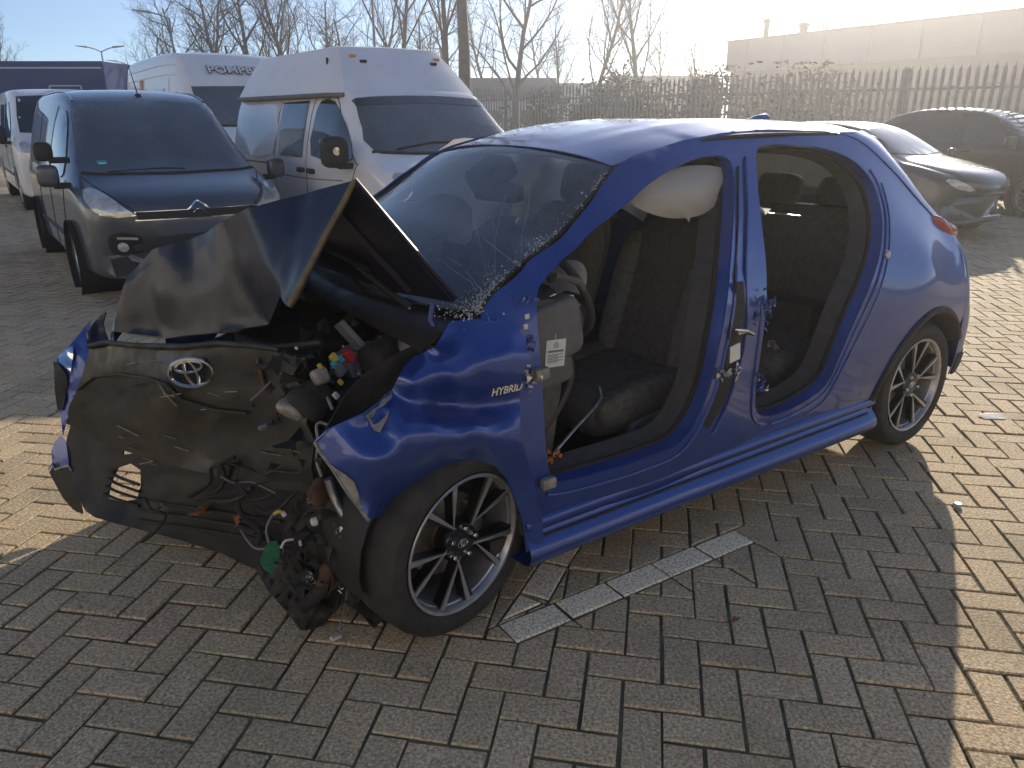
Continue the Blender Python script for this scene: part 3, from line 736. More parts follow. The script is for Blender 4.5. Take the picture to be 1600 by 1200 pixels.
MB().tube([tuple(tk + tz * .45), tuple(tk + tz * .7), tuple(tk + tz * .9 + np.array([0, -.05, 0]))], .0015, 4).build('ticket_string', 'paper', car)
# steering wheel with deflated airbag, column
sw = Vector((-.76, .36, .90)); sn = Vector((-.90, 0, .42)).normalized(); sx = Vector((0, 1, 0)); sy = sn.cross(sx)
mb = MB(); mb.tube([sw + sx * .18 * math.cos(2 * PI * i / 40) + sy * .18 * math.sin(2 * PI * i / 40) for i in range(41)], .015, 8, False)
for a in (0, PI, -PI / 2): mb.tube([sw + (sx * math.cos(a) + sy * math.sin(a)) * .05, sw + (sx * math.cos(a) + sy * math.sin(a)) * .178], .016, 6)
mb.build('steering_wheel', 'trim_dark', car)
MB().tube([sw - sn * .02, sw - sn * .35], .04, 10).build('steering_column', 'trim_dark', car)
MB().tube([P(868, 430, y=.62), P(905, 440, y=.60), P(912, 452, y=.58)], [.008, .014, .010], 8).build('column_stalk', 'trim_grey', car)
blob('driver_airbag', sw + sn * .03 + Vector((0, -.02, -.03)), (.05, .24, .26), 'airbag', car, (0, -.4, .1), .9, .9, 30, 22, nz=.03, nf=9)
blob('passenger_airbag', (-.62, -.34, 1.06), (.26, .46, .26), 'airbag', car, (.2, -.3, .2), .8, .8, 32, 22, nz=.07, nf=6)
blob('knee_airbag', (-.62, .40, .60), (.08, .34, .16), 'airbag', car, (0, 0, 0), .9, .9, nz=.03, nf=8)
# seats
def seat(y, name):
    e = empty(name, (0, 0, 0), 0, car)
    blob('seat_cushion', (-1.03, y, .47), (.54, .50, .17), 'fabric_dark', e, (0, .12, 0), .45, .35)
    for s in (1, -1): blob('side_bolster', (-1.03, y + s * .215, .50), (.50, .10, .15), 'fabric_dark', e, (0, .12, 0), .6, .5)
    blob('backrest', (-1.36, y, .80), (.17, .48, .66), 'fabric_dark', e, (0, -.30, 0), .45, .4)
    for s in (1, -1): blob('back_bolster', (-1.31, y + s * .20, .78), (.16, .11, .56), 'fabric_grey', e, (0, -.30, 0), .6, .6)
    blob('headrest', (-1.50, y, 1.20), (.11, .27, .19), 'fabric_dark', e, (0, -.2, 0), .5, .5)
    mb = MB()
    for s in (1, -1): mb.tube([(-1.47, y + s * .07, 1.08), (-1.49, y + s * .07, 1.18)], .007, 6)
    mb.build('headrest_post', 'steel', e)
    blob('seat_base_cover', (-1.12, y + .255 * (1 if y > 0 else -1), .375), (.42, .05, .15), 'trim_grey', e, (0, .05, 0), .4, .4)
    mb = MB()
    for s in (1, -1): mb.box((-1.05, y + s * .19, .275), (.62, .05, .07))
    mb.build('seat_rail', 'steel', e, smooth=False, bevel=.006)
    return e
seat(.36, 'driver_seat'); seat(-.36, 'passenger_seat')
blob('belt_buckle', tuple(P(936, 540, y=.13)), (.05, .03, .03), 'red_plastic', car, (0, .3, 0))
e = empty('rear_bench', (0, 0, 0), 0, car)
blob('seat_cushion', (-2.02, 0, .47), (.56, 1.26, .20), 'fabric_dark', e, (0, .12, 0), .35, .25)
for y in (.33, -.33): blob('backrest', (-2.36, y, .80), (.18, .62, .62), 'fabric_dark', e, (0, -.32, 0), .4, .3)
for y in (.36, 0, -.36): blob('headrest', (-2.52, y, 1.16), (.10, .24, .15), 'fabric_dark', e, (0, -.2, 0), .5, .5)
grid('parcel_shelf', [[(-2.5, y, 1.02) for y in (-.6, 0, .6)], [(-2.92, y, 1.0) for y in (-.6, 0, .6)]], 'trim_dark', car, thick=.02)
# curtain airbag hanging from the left roof rail
cb = [(988, 318), (1000, 300), (1030, 275), (1062, 261), (1100, 258), (1128, 262), (1142, 270), (1136, 292), (1122, 316), (1100, 334), (1070, 341), (1040, 340), (1012, 332)]
yy = TPS([(988, 318), (1065, 261), (1142, 270), (1122, 316), (1070, 341), (1012, 332), (1065, 300), (1100, 300), (1030, 312)], [.63, .60, .595, .63, .655, .655, .69, .68, .675])
def cmap(u, v): return tuple(P(u, v, y=yy(u, v) + .012 * mnoise.noise(Vector((u * .035, v * .05, 3)))))
panel('curtain_airbag', sm(cb, 3), cmap, 'airbag', car, (), 6, thick=.03, out=(0, 1, 0), angle=180)
def bag(name, x0, x1, zt, zb, y0, nz):
    rr = []
    for x in np.linspace(x0, x1, 14): rr.append([(x, y0 + .05 * math.sin(PI * t) * (1 + .4 * math.sin(x * 17)) + nz * mnoise.noise(Vector((x * 6, t * 4, 1))), zt(x) + (zb(x) - zt(x)) * t) for t in np.linspace(0, 1, 8)])
    return grid(name, rr, 'airbag', car, thick=.025, ku=2, kv=2, angle=180)
bag('curtain_airbag', -.72, -2.2, lambda x: 1.41 if x < -.95 else 1.41 - (x + .95) * .7, lambda x: .99 + .06 * math.sin(x * 9), -.64, .03)
# loose steel rod (door check strap) and broken plastic at the foot of the hinge pillar
MB().tube([P(862, 712, y=.74), P(900, 668, y=.70), P(930, 636, y=.66), P(940, 620, y=.64), P(936, 604, y=.62)], .0055, 8).build('bent_rod', 'steel', car)
mb = MB()
for k in range(9): mb.box(P(858 + random.uniform(-6, 18), 712 + random.uniform(-8, 8), y=.76), (random.uniform(.006, .02),) * 2 + (.006,), (random.random() * 3, random.random() * 3, 0))
mb.build('connector_shard', 'orange_plastic', car, smooth=False)
mb = MB(); mb.tube([P(1200, 333, y=.30), P(1255, 338, y=.30), P(1300, 343, y=.30), P(1335, 341, y=.30)], .004, 6); mb.tube([P(1300, 343, y=.30), P(1320, 346, y=.30), P(1336, 344, y=.30)], .0035, 6)
mb.build('torn_trim_strip', 'bare_metal', car)
# B pillar: striker, label, torn metal, belt reel opening
def on_pillar(u, v, d=.0):
    x, z = pxs(u, v); return np.array([x, HW(x, z) + d, z])
MB().box(on_pillar(1146, 551, .004), (.055, .006, .06), (0, .15, 0)).build('type_label', 'paper', car, smooth=False)
MB().box(on_pillar(1153, 466, .003), (.035, .006, .12), (0, .05, 0)).build('belt_slot', 'black_plastic', car, bevel=.003)
mb = MB(); mb.box(on_pillar(1152, 516, .012), (.05, .03, .014)); mb.tube([on_pillar(1146, 514, .01), on_pillar(1150, 512, .05), on_pillar(1160, 518, .05), on_pillar(1163, 520, .01)], .005, 6)
mb.build('door_striker', 'bare_metal', car)
def crumple(name, pts, m, seed, r=.02, n=14, flat=.3):
    random.seed(seed); v = []; f = []
    for p in pts:
        for _ in range(n):
            c = np.array(p) + np.random.default_rng(random.randrange(10 ** 6)).normal(0, r, 3); k = len(v); d = [Vector((random.gauss(0, 1), random.gauss(0, flat), random.gauss(0, 1))).normalized() * random.uniform(.4, 1.1) * r for _ in range(4)]
            v += [tuple(Vector(c) + q) for q in d]; f += [(k, k + 1, k + 2), (k, k + 2, k + 3)]
    return tag(mesh(name, v, f, m, car, smooth=False, thick=.002), kind='stuff')
crumple('torn_hinge', [on_pillar(1133, 582, .01), on_pillar(1123, 585, .01), on_pillar(1145, 578, .01)], 'bare_metal', 3, .014)
crumple('torn_metal', [on_pillar(1190, 470, .01), on_pillar(1196, 480, .01), on_pillar(1182, 500, .005)], 'blue_paint', 4, .018)
crumple('torn_metal', [on_pillar(1180, 590, .01), on_pillar(1184, 606, .01)], 'blue_paint', 5, .012)
crumple('frayed_harness', [P(1203, 537, y=.70), P(1210, 540, y=.70)], 'scraped', 6, .008, 10)
# dents in the B pillar: raised cut sheet edge down its middle
MB().tube([on_pillar(*p, .006) for p in [(1163, 245), (1166, 330), (1163, 420), (1166, 500), (1160, 545), (1150, 585), (1135, 630), (1112, 678)]], .005, 6).build('pillar_edge', 'blue_paint', car)
MB().tube([on_pillar(*p, .004) for p in [(1152, 260), (1152, 340), (1147, 430), (1138, 520), (1124, 590), (1104, 645)]], .004, 6).build('pillar_edge', 'rubber', car)
# hinges on the front pillar
for u, v in ((841, 582), (852, 752)):
    MB().box(on_pillar(u, v, .014), (.05, .025, .035)).build('door_hinge', 'scraped', car, bevel=.004)
crumple('torn_hinge', [on_pillar(828, 583, .012), on_pillar(823, 595, .012)], 'bare_metal', 8, .014)
for u, v in ((822, 494), (820, 510)): MB().box(on_pillar(u, v, .004), (.016, .006, .016)).build('clip', 'white_plastic', car, bevel=.003)
crumple('torn_metal', [on_pillar(826, 530, .008), on_pillar(822, 545, .008), on_pillar(818, 470, .004)], 'blue_paint', 9, .014)

MB().lathe([(0, .012), (.016, .010), (.020, 0), (.020, -.01)], 14, 'y', tuple(on_pillar(1385, 398, .0))).build('door_latch', 'bare_metal', car)

panel('pillar_inlay', [pxs(*p) for p in [(1150, 440), (1161, 440), (1163, 500), (1157, 545), (1147, 585), (1130, 630), (1106, 670), (1097, 660), (1117, 620), (1131, 575), (1141, 520)]], lambda x, z: (x, HW(x, z) + .003, z), 'black_plastic', car, (), .03, thick=.003, out=(0, 1, 0))
# ------------------------------------------------------------------ crushed front of the car
# left front wing: folded sheet with a deep crease
fpts = {(492, 691): .70, (530, 668): .755, (568, 647): .775, (615, 609): .74, (632, 570): .725, (648, 556): .72, (679, 543): .71, (704, 502): .70, (740, 500): .73, (780, 497): .76, (808, 512): .80, (821, 529): .83, (812, 590): .862,
        (812, 650): .868, (830, 740): .868, (850, 830): .866, (820, 862): .848, (576, 813): .83, (545, 772): .80, (518, 728): .755, (645, 603): .83, (712, 598): .848, (760, 570): .85, (798, 542): .85, (630, 624): .765, (690, 637): .765,
        (745, 640): .79, (700, 616): .785, (740, 662): .868, (680, 662): .866, (625, 670): .862, (600, 715): .868, (650, 690): .888, (700, 678): .888, (760, 684): .885, (795, 700): .872, (560, 700): .82, (575, 668): .782, (590, 650): .765, (610, 640): .80,
        (600, 797): .79, (650, 752): .82, (700, 727): .825, (745, 719): .825, (780, 733): .83, (806, 785): .835, (665, 545): .735, (690, 560): .79, (740, 540): .80, (650, 580): .80, (780, 600): .840, (790, 628): .822, (625, 590): .765, (660, 615): .80, (712, 606): .83, (600, 690): .84, (540, 715): .80}
_FT = TPS(list(fpts), list(fpts.values()), 1e-4)
def FT(u, v): return _FT(u, v) + .006 * mnoise.noise(Vector((u * .03, v * .03, 11))) + .0025 * mnoise.noise(Vector((u * .09, v * .09, 12)))
def fmap(u, v): return tuple(P(u, v, y=FT(u, v)))
fo = [(492, 691), (514, 671), (568, 647), (589, 632), (612, 611), (617, 600), (632, 572), (647, 557), (679, 543), (689, 527), (704, 502), (730, 499), (780, 497), (808, 512), (821, 529), (824, 560), (816, 590), (812, 620), (814, 680), (830, 740), (846, 800), (850, 845), (822, 864)]
fo += [(818, 820), (806, 782), (790, 747), (775, 729), (745, 718), (700, 727), (650, 752), (618, 781), (596, 805), (576, 813), (545, 772), (518, 730)]
panel('front_wing', fo, fmap, 'blue_paint', car, (), 7, thick=.003, out=(0, 1, 0), angle=60)
# scraped wing edges, and a dent's highlight painted as a pale patch
MB().tube([fmap(*p) for p in [(492, 691), (500, 706), (518, 730), (545, 772), (560, 792), (576, 813)]], .005, 6).build('wing_edge', 'scraped', car)
MB().tube([fmap(*p) for p in [(492, 691), (514, 671), (568, 647), (589, 632), (612, 611)]], .0035, 6).build('wing_edge', 'blue_paint', car)
def fmark(pts, d=.003): return panel('scrape_glint_patch', pts, lambda u, v: tuple(P(u, v, y=FT(u, v) + d)), 'scraped', car, (), 6, out=(0, 1, 0))
fmark([(571, 650), (582, 640), (592, 634), (600, 618), (613, 611), (612, 622), (600, 634), (588, 640), (583, 652), (578, 652), (584, 664), (592, 660), (604, 648), (610, 636), (606, 652), (594, 676), (584, 673), (577, 660)])  # pale V paints the highlight inside the dent
fmark([(502, 709), (516, 726), (540, 742), (553, 752), (560, 772), (563, 790), (570, 806), (560, 794), (544, 768), (520, 732)], .004)
# inner wheel housing and sheet behind the wing
rr = []
for a in range(-10, 200, 12):
    ca, sa = math.cos(math.radians(a)), math.sin(math.radians(a)); rr.append([(-.08 + r * ca, y, .30 + r * sa) for r, y in ((.345, .80), (.355, .74), (.36, .62), (.36, .50), (.30, .44))])
grid('wheel_housing', rr, 'black_plastic', car, thick=.004)
rr = []
for a in range(-10, 200, 12):
    ca, sa = math.cos(math.radians(a)), math.sin(math.radians(a)); rr.append([(-.0 + r * ca, -y, .30 + r * sa) for r, y in ((.345, .82), (.355, .74), (.36, .62), (.36, .50), (.30, .44))])
grid('wheel_housing', rr, 'black_plastic', car, thick=.004)
# HYBRID badge
bx = P(814, 603, y=.842) - P(768, 613, y=.842)
text_mesh('wing_badge', 'HYBRID', .030, 'chrome', car, frame(P(791, 609, y=.852), bx, (0, 0, 1), 0), .002, .0006, .25)

# bonnet folded into a tent
cowl = [P(712, 468, y=.66), (-.10, .40, 1.0), (-.085, .15, 1.0), (-.085, -.1, 1.0), (-.095, -.3, .99), (-.125, -.5, .985), (-.17, -.66, .975)]
ridge = [P(554, 282, y=.52), P(478, 302, y=.30), P(384, 326, y=.05), P(348, 347, y=-.15), P(303, 372, y=-.38), P(238, 390, y=-.60), P(203, 428, y=-.70)]
midr = [P(500, 382, y=.545), P(455, 396, y=.40), P(411, 392, y=.23), P(372, 440, y=.02), P(308, 452, y=-.22), P(228, 458, y=-.55), P(189, 472, y=-.70)]
front = [P(449, 478, y=.565), P(444, 474, y=.50), P(438, 462, y=.42), P(420, 507, y=.22), P(340, 519, y=-.04), P(255, 527, y=-.40), P(178, 518, y=-.68)]
def lerp_rows(a, b, n, last=False): return [[np.array(p) + (np.array(q) - np.array(p)) * t for p, q in zip(a, b)] for t in ([i / n for i in range(n)] + ([1.0] if last else []))]
hr = lerp_rows(cowl, ridge, 8) + lerp_rows(ridge, midr, 6) + lerp_rows(midr, front, 6, True)
hr2 = []
for j, r in enumerate(hr):
    row = []
    for i in range(len(r) - 1):
        for t in np.linspace(0, 1, 8, endpoint=False): row.append(r[i] + (r[i + 1] - r[i]) * t)
    row.append(r[-1]); hr2.append(row)
for j, r in enumerate(hr2):          # buckles grow towards the crushed right half
    for i, p in enumerate(r):
        k = .35 + .65 * min(1, i / 24); q = Vector(p)
        d = mnoise.noise(q * 3.6) * .018 + abs(mnoise.noise(q * 7.5)) * -.014 + mnoise.noise(q * 19) * .0015
        if 0 < j < len(hr2) - 1: r[i] = np.array(p) + np.array([.75, .1, .5]) * d * k
grid('bonnet', hr2, 'blue_paint_shaded', car, thick=.014, out=(1, 0, 1), angle=28)
hl = [r[0] for r in hr2]
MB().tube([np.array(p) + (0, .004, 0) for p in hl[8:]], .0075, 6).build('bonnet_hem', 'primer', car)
MB().tube([np.array(p) + (0, .004, .002) for p in hl[:9]], .0075, 6).build('bonnet_hem', 'blue_paint_shaded', car)
# underside stiffening frame of the folded bonnet
fr_ = [np.array(r[5]) - np.array([.0, 0, .03]) for r in hr2[1:8]]
MB().tube(fr_, .016, 6).build('bonnet_rib', 'blue_paint_shaded', car)
MB().tube([np.array(p) + (-.02, 0, -.035) for p in hr2[8][2:44:4]], .014, 6).build('bonnet_rib', 'blue_paint_shaded', car)
# bonnet hinge arm at the left
MB().tube([P(676, 474, y=.60), P(673, 500, y=.60), P(680, 516, y=.61), P(694, 526, y=.62)], .009, 8).build('bonnet_hinge', 'blue_paint', car)
# cowl and wipers
rr = [[(-.02, y, .90 - .03 * abs(y)) for y in np.linspace(-.68, .68, 9)], [(-.08, y, .925) for y in np.linspace(-.68, .68, 9)], [(-.17 - .06 * (y / .68) ** 2, y, .935) for y in np.linspace(-.68, .68, 9)], [(-.24 - .06 * (y / .68) ** 2, y, .955) for y in np.linspace(-.66, .66, 9)]]
grid('cowl_panel', rr, 'black_plastic', car, ku=2, kv=2, thick=.01, out=(0, 0, 1))
def wiper(a, b, c, e):
    w = empty('wiper', (0, 0, 0), 0, car)
    MB().tube([a, b, c], [.012, .010, .007], 8).build('wiper_arm', 'black_plastic', w)
    MB().tube([np.array(c) + (np.array(e) - np.array(c)) * t for t in (-.6, 0, .6, 1)], .007, 6).build('wiper_blade', 'rubber', w)
wiper(P(640, 480, y=.42), P(585, 438, y=.38), P(548, 408, y=.33), P(500, 385, y=.22))
wiper(P(575, 455, y=.18), P(545, 425, y=.10), P(520, 400, y=.02), P(470, 385, y=-.15))
# bulkhead
grid('bulkhead', [[(-.20, y, .93) for y in np.linspace(-.7, .7, 5)], [(-.22, y, .3) for y in np.linspace(-.7, .7, 5)]], 'black_plastic', car, thick=.02)

# upper grille panel with the maker's emblem, pushed in on the left
gp = {(141, 542): -.72, (104, 662): -.76, (112, 600): -.75, (304, 582): .0, (268, 588): -.075, (340, 577): .075, (304, 560): .0, (304, 605): .0, (304, 690): -.05, (400, 545): .25, (500, 545): .45, (480, 620): .45, (490, 690): .55, (400, 690): .25, (250, 545): -.25, (200, 620): -.42, (160, 690): -.56, (440, 760): .40, (300, 770): .02, (180, 770): -.48, (490, 760): .56, (230, 660): -.28, (350, 640): .12}
GT = TPS(list(gp), list(gp.values()), 3e-4)
def gmap(u, v):
    return tuple(P(u, v, y=GT(u, v) + .014 * mnoise.noise(Vector((u * .012, v * .02, 1))) + .004 * mnoise.noise(Vector((u * .06, v * .09, 4)))))
go = [(141, 542), (169, 536), (215, 541), (290, 543), (345, 538), (400, 542), (440, 548), (470, 566), (455, 590), (478, 606), (490, 630), (478, 660), (492, 690), (486, 730), (494, 770), (440, 765), (380, 752), (300, 735), (230, 716), (172, 697), (130, 676), (104, 662), (108, 636), (124, 600), (134, 566)]
panel('grille_panel', go, gmap, 'black_gloss', car, (), 8, thick=.008, out=(1, 0, 0), angle=60)
MB().tube([np.array(gmap(*p)) + (.006, 0, .004) for p in [(141, 542), (169, 536), (215, 541), (290, 543), (345, 538), (400, 542), (440, 548)]], .010, 8).build('panel_top_edge', 'black_plastic', car)
MB().tube([np.array(gmap(*p)) + (.008, 0, 0) for p in [(124, 608), (150, 588), (190, 584), (235, 590), (265, 600), (290, 625), (340, 640), (390, 645)]], .005, 6).build('moulding', 'black_plastic', car)
MB().tube([np.array(gmap(*p)) + (.008, 0, 0) for p in [(250, 595), (262, 615), (280, 634)]], .0022, 5).build('loose_wire', 'scraped', car)
ex = P(336, 578, y=.045) - P(272, 588, y=-.045); ec = np.array(gmap(304, 582)) + np.array([.014, .016, .006])
em = emblem(car, frame(ec, ex, (.10, .12, 1), 0), .074, 'emblem')
pl = MB().lathe([(0, .004), (.066, .004), (.072, -.004), (.072, -.012), (0, -.012)], 40, 'z'); pl.v = [(x, y * .66, z - .006) for x, y, z in pl.v]
o = pl.build('emblem_plate', 'blue_dark' if 'blue_dark' in M else 'black_gloss', em, angle=30)
# lower bumper cover, hole with bent slats at the right corner
lp = {(104, 662): -.74, (127, 800): -.50, (131, 812): -.46, (200, 835): -.28, (260, 850): -.12, (330, 872): .08, (397, 900): .28, (430, 880): .36, (470, 800): .44, (490, 740): .52, (400, 740): .27, (300, 740): -.0, (220, 720): -.30, (160, 690): -.52, (300, 810): .0, (200, 770): -.38, (400, 820): .29}
LT = TPS(list(lp), list(lp.values()), 3e-4)
def lmap(u, v): return tuple(np.array(P(u, v, y=LT(u, v) + .012 * mnoise.noise(Vector((u * .03, v * .05, 7))))) + (-.035, 0, 0))
lo = [(98, 655), (88, 690), (90, 725), (100, 770), (118, 803), (131, 812), (165, 822), (210, 834), (270, 850), (330, 870), (370, 890), (397, 900), (425, 885), (455, 830), (478, 790), (492, 740), (488, 700), (300, 690), (180, 672)]
panel('bumper_cover', lo, lmap, 'black_plastic', car, [[(168, 735), (188, 728), (203, 738), (204, 762), (198, 784), (172, 788), (152, 782), (157, 757)], [(176, 703), (192, 702), (204, 705), (198, 711), (176, 714)]], 8, thick=.006, out=(1, 0, 0), angle=60)
for k in range(4):
    pts = [np.array(lmap(u, v)) + (.01, 0, 0) for u, v in [(150 + 7 * (3 - k) * .6, 742 + 12 * k - 4), (172, 744 + 12 * k + 3), (206, 760 + 11 * k)]]
    MB().tube(crom(pts, 4), .006, 6).build('grille_slat', 'black_plastic', car)
for k, v0 in enumerate((782, 798, 814)):
    pts = [np.array(lmap(u, min(880, v0 + (u - 200) * .16))) + (.012, 0, 0) for u in range(205, 430 - k * 12, 28)]
    MB().tube(crom(pts, 3), .005, 6).build('grille_slat', 'black_plastic', car)
# fog lamp corner, blue and black
cp = {(94, 682): -.80, (127, 800): -.60, (77, 720): -.80, (95, 775): -.70, (112, 710): -.70, (118, 745): -.66}
CT = TPS(list(cp), list(cp.values()), 1e-3)
def cmap2(u, v): return tuple(np.array(P(u, v, y=CT(u, v))) + (.0, 0, 0))
panel('corner_panel', [(94, 682), (103, 690), (106, 712), (108, 728), (96, 730), (90, 722), (82, 728), (80, 705), (86, 690)], cmap2, 'blue_paint', car, (), 5, thick=.006, out=(1, 0, 0))
panel('fog_lamp_surround', [(82, 729), (90, 723), (96, 731), (108, 729), (116, 752), (124, 780), (128, 803), (114, 796), (98, 778), (84, 752), (77, 738)], cmap2, 'black_gloss', car, (), 5, thick=.006, out=(1, 0, 0))
MB().tube([np.array(cmap2(*p)) + (.004, 0, 0) for p in [(78, 733), (83, 724), (88, 733), (108, 726), (114, 736)]], .004, 5).build('corner_trim', 'bare_metal', car)
# crumpled right wing tip and headlamp
rp = {(163, 488): -.80, (168, 530): -.72, (138, 560): -.74, (128, 620): -.74, (98, 640): -.78, (90, 562): -.84, (110, 540): -.84, (150, 500): -.83}
RT = TPS(list(rp), list(rp.values()), 1e-3)
def rmap(u, v): return tuple(P(u, v, y=RT(u, v) + .012 * mnoise.noise(Vector((u * .08, v * .06, 2)))))
panel('wing_tip', [(165, 487), (161, 505), (163, 516), (169, 530), (150, 540), (142, 548), (136, 538), (134, 522), (146, 505), (156, 494)], rmap, 'blue_paint_shaded', car, (), 5, thick=.004, out=(1, 0, 0))
panel('right_wing_front', [(142, 500), (134, 522), (141, 546), (134, 562), (126, 598), (112, 634), (98, 680), (94, 640), (90, 600), (89, 562), (104, 545), (122, 524)], rmap, 'blue_paint', car, (), 6, thick=.004, out=(1, 0, 0), angle=35)
panel('headlamp_glass', [(97, 558), (108, 546), (120, 540), (120, 556), (116, 582), (108, 572), (98, 566)], lambda u, v: tuple(np.array(rmap(u, v)) + (.012, 0, .004)), 'chrome', car, (), 5, thick=.004, out=(1, 0, 0))
panel('headlamp_housing', [(90, 563), (98, 568), (110, 584), (112, 600), (104, 640), (96, 640), (92, 610)], lambda u, v: tuple(np.array(rmap(u, v)) + (.014, 0, 0)), 'black_plastic', car, (), 5, thick=.004, out=(1, 0, 0))
# right wing top seen behind the bonnet
grid('right_wing_top', [[(-.15, -.70, .975), (.05, -.71, .975), (.25, -.715, .95), (.42, -.73, .90), (.52, -.74, .80), (.56, -.74, .72)], [(-.15, -.74, .965), (.05, -.75, .965), (.25, -.76, .945), (.43, -.77, .89), (.53, -.78, .79), (.57, -.78, .70)], [(-.15, -.81, .90), (.05, -.82, .90), (.25, -.825, .88), (.43, -.83, .82), (.54, -.83, .73), (.57, -.82, .64)], [(-.15, -.845, .80), (.05, -.85, .80), (.25, -.85, .78), (.43, -.85, .74), (.54, -.845, .66), (.57, -.83, .58)]], 'blue_paint', car, ku=4, kv=4, thick=.004, out=(0, -1, 1))

# engine compartment
MB().box((.10, -.10, .50), (.36, .62, .40)).build('engine_block', 'torn_plastic', car, bevel=.04)
MB().box((.16, -.42, .52), (.30, .34, .34), (0, .1, .2)).build('gearbox', 'steel', car, bevel=.05)
blob('engine_cover', (.06, -.05, .76), (.34, .50, .12), 'black_plastic', car, (0, .15, .1), .3, .3)
MB().box((-.02, .42, .60), (.34, .22, .30), (0, .1, 0)).build('battery_tray', 'black_plastic', car, bevel=.02)
MB().lathe([(0, 0), (.10, 0), (.10, -.03), (.085, -.05), (.085, -.40)], 24, 'z', (-.12, .56, .88)).build('strut_tower', 'steel', car, angle=30)
grid('inner_wing', [[(-.2, .66, .92), (0, .63, .88), (.15, .60, .80), (.25, .60, .68)], [(-.2, .64, .6), (0, .60, .6), (.15, .56, .55), (.25, .56, .5)], [(-.2, .60, .3), (0, .56, .35), (.15, .54, .35), (.25, .54, .33)]], 'torn_plastic', car, ku=4, kv=4, thick=.004)
MB().tube([P(360, 545, y=.10), P(400, 543, y=.18), P(450, 541, y=.28), P(503, 535, y=.38)], .011, 8).build('cross_pipe', 'black_plastic', car)
fb = P(545, 585, y=.36)
MB().box(P(560, 575, y=.34), (.12, .10, .14), (.2, .3, .3)).build('fuse_box', 'grey_plastic', car, bevel=.01)
MB().box(P(556, 534, y=.34), (.02, .06, .16), (.5, .5, .2)).build('fuse_box_lid', 'grey_plastic', car, bevel=.004)
for nm, u, v, y, m, s in (('relay', 522, 559, .44, 'yellow_plastic', .020), ('relay', 531, 561, .44, 'cyan_plastic', .018), ('relay', 523, 570, .45, 'cyan_plastic', .017), ('relay', 545, 556, .42, 'red_plastic', .028), ('relay', 529, 577, .45, 'grey_plastic', .030), ('relay', 500, 572, .47, 'yellow_plastic', .012), ('connector', 525, 618, .50, 'white_plastic', .015), ('connector', 532, 597, .49, 'yellow_plastic', .013), ('connector', 560, 584, .45, 'white_plastic', .006), ('connector', 463, 544, .36, 'white_plastic', .008)):
    MB().box(P(u, v, y=y), (s, s * .8, s * 1.3), (.3, .5, .4)).build(nm, m, car, bevel=.002)
blob('bracket', P(500, 588, y=.46), (.05, .04, .05), 'scraped', car, (.4, .2, .1), .5, .5, 14, 8)
blob('torn_duct', P(490, 625, y=.44), (.10, .10, .12), 'torn_plastic', car, (.3, .4, .2), .5, .5, nz=.03, nf=14)
blob('torn_duct', P(470, 640, y=.40), (.07, .10, .10), 'scraped', car, (.1, .6, .4), .5, .5, nz=.03, nf=16)
blob('coolant_tank', P(605, 565, y=.42), (.14, .13, .13), 'torn_plastic', car, (.1, .2, .4), .5, .5, nz=.02, nf=12)
random.seed(21)
def hose(pts, r, m, nm='hose', n=8): return MB().tube(crom([P(u, v, y=y) for u, v, y in pts], 5), r, n).build(nm, m, car)
hose([(402, 560, .26), (408, 585, .28), (416, 612, .29)], .006, 'rust_brown'); hose([(418, 575, .28), (420, 598, .29), (425, 615, .30)], .006, 'rust_brown')
hose([(480, 600, .40), (505, 612, .46), (520, 640, .50)], .005, 'scraped', 'wire'); hose([(560, 600, .45), (553, 625, .47), (555, 650, .5)], .006, 'scraped', 'wire')
hose([(545, 636, .52), (560, 632, .50), (575, 634, .5)], .0022, 'white_plastic', 'wire')
hose([(560, 690, .60), (500, 660, .53), (497, 690, .55), (495, 720, .56), (503, 745, .58)], .005, 'scraped', 'wire')
for k in range(26):
    u, v = random.uniform(430, 600), random.uniform(545, 660); y = .30 + (u - 430) / 170 * .16 + random.uniform(-.05, .06)
    a = (u, v, y); b = (u + random.uniform(-35, 35), v + random.uniform(-25, 30), y + random.uniform(-.05, .05)); c = (b[0] + random.uniform(-25, 25), b[1] + random.uniform(-25, 25), y + random.uniform(-.05, .05))
    hose([a, b, c], random.choice((.003, .004, .006, .009)), random.choice(('black_plastic', 'torn_plastic', 'rubber', 'grey_plastic')), 'hose', 6)
crumple('crushed_sheet', [P(u, v, y=y) for u, v, y in ((470, 590, .36), (500, 640, .44), (540, 640, .47), (580, 610, .46), (440, 600, .30), (520, 680, .52), (480, 700, .50))], 'torn_plastic', 31, .045, 7, .8)
crumple('crushed_sheet', [P(u, v, y=y) for u, v, y in ((600, 600, .45), (620, 560, .42), (650, 520, .40), (560, 520, .25), (500, 520, .2))], 'black_plastic', 32, .05, 7, .8)
# grazes and shards on the grille panel
random.seed(8)
for k in range(26):
    u, v = random.uniform(170, 470), random.uniform(560, 730); L = random.uniform(8, 36); s = random.uniform(-.3, .6)
    MB().tube([np.array(gmap(u + L * t, v + L * t * s)) + (.010, 0, .002) for t in (0, .5, 1)], random.choice((.0008, .0012, .002)), 4).build('graze', random.choice(('scraped', 'torn_plastic', 'steel')), car)
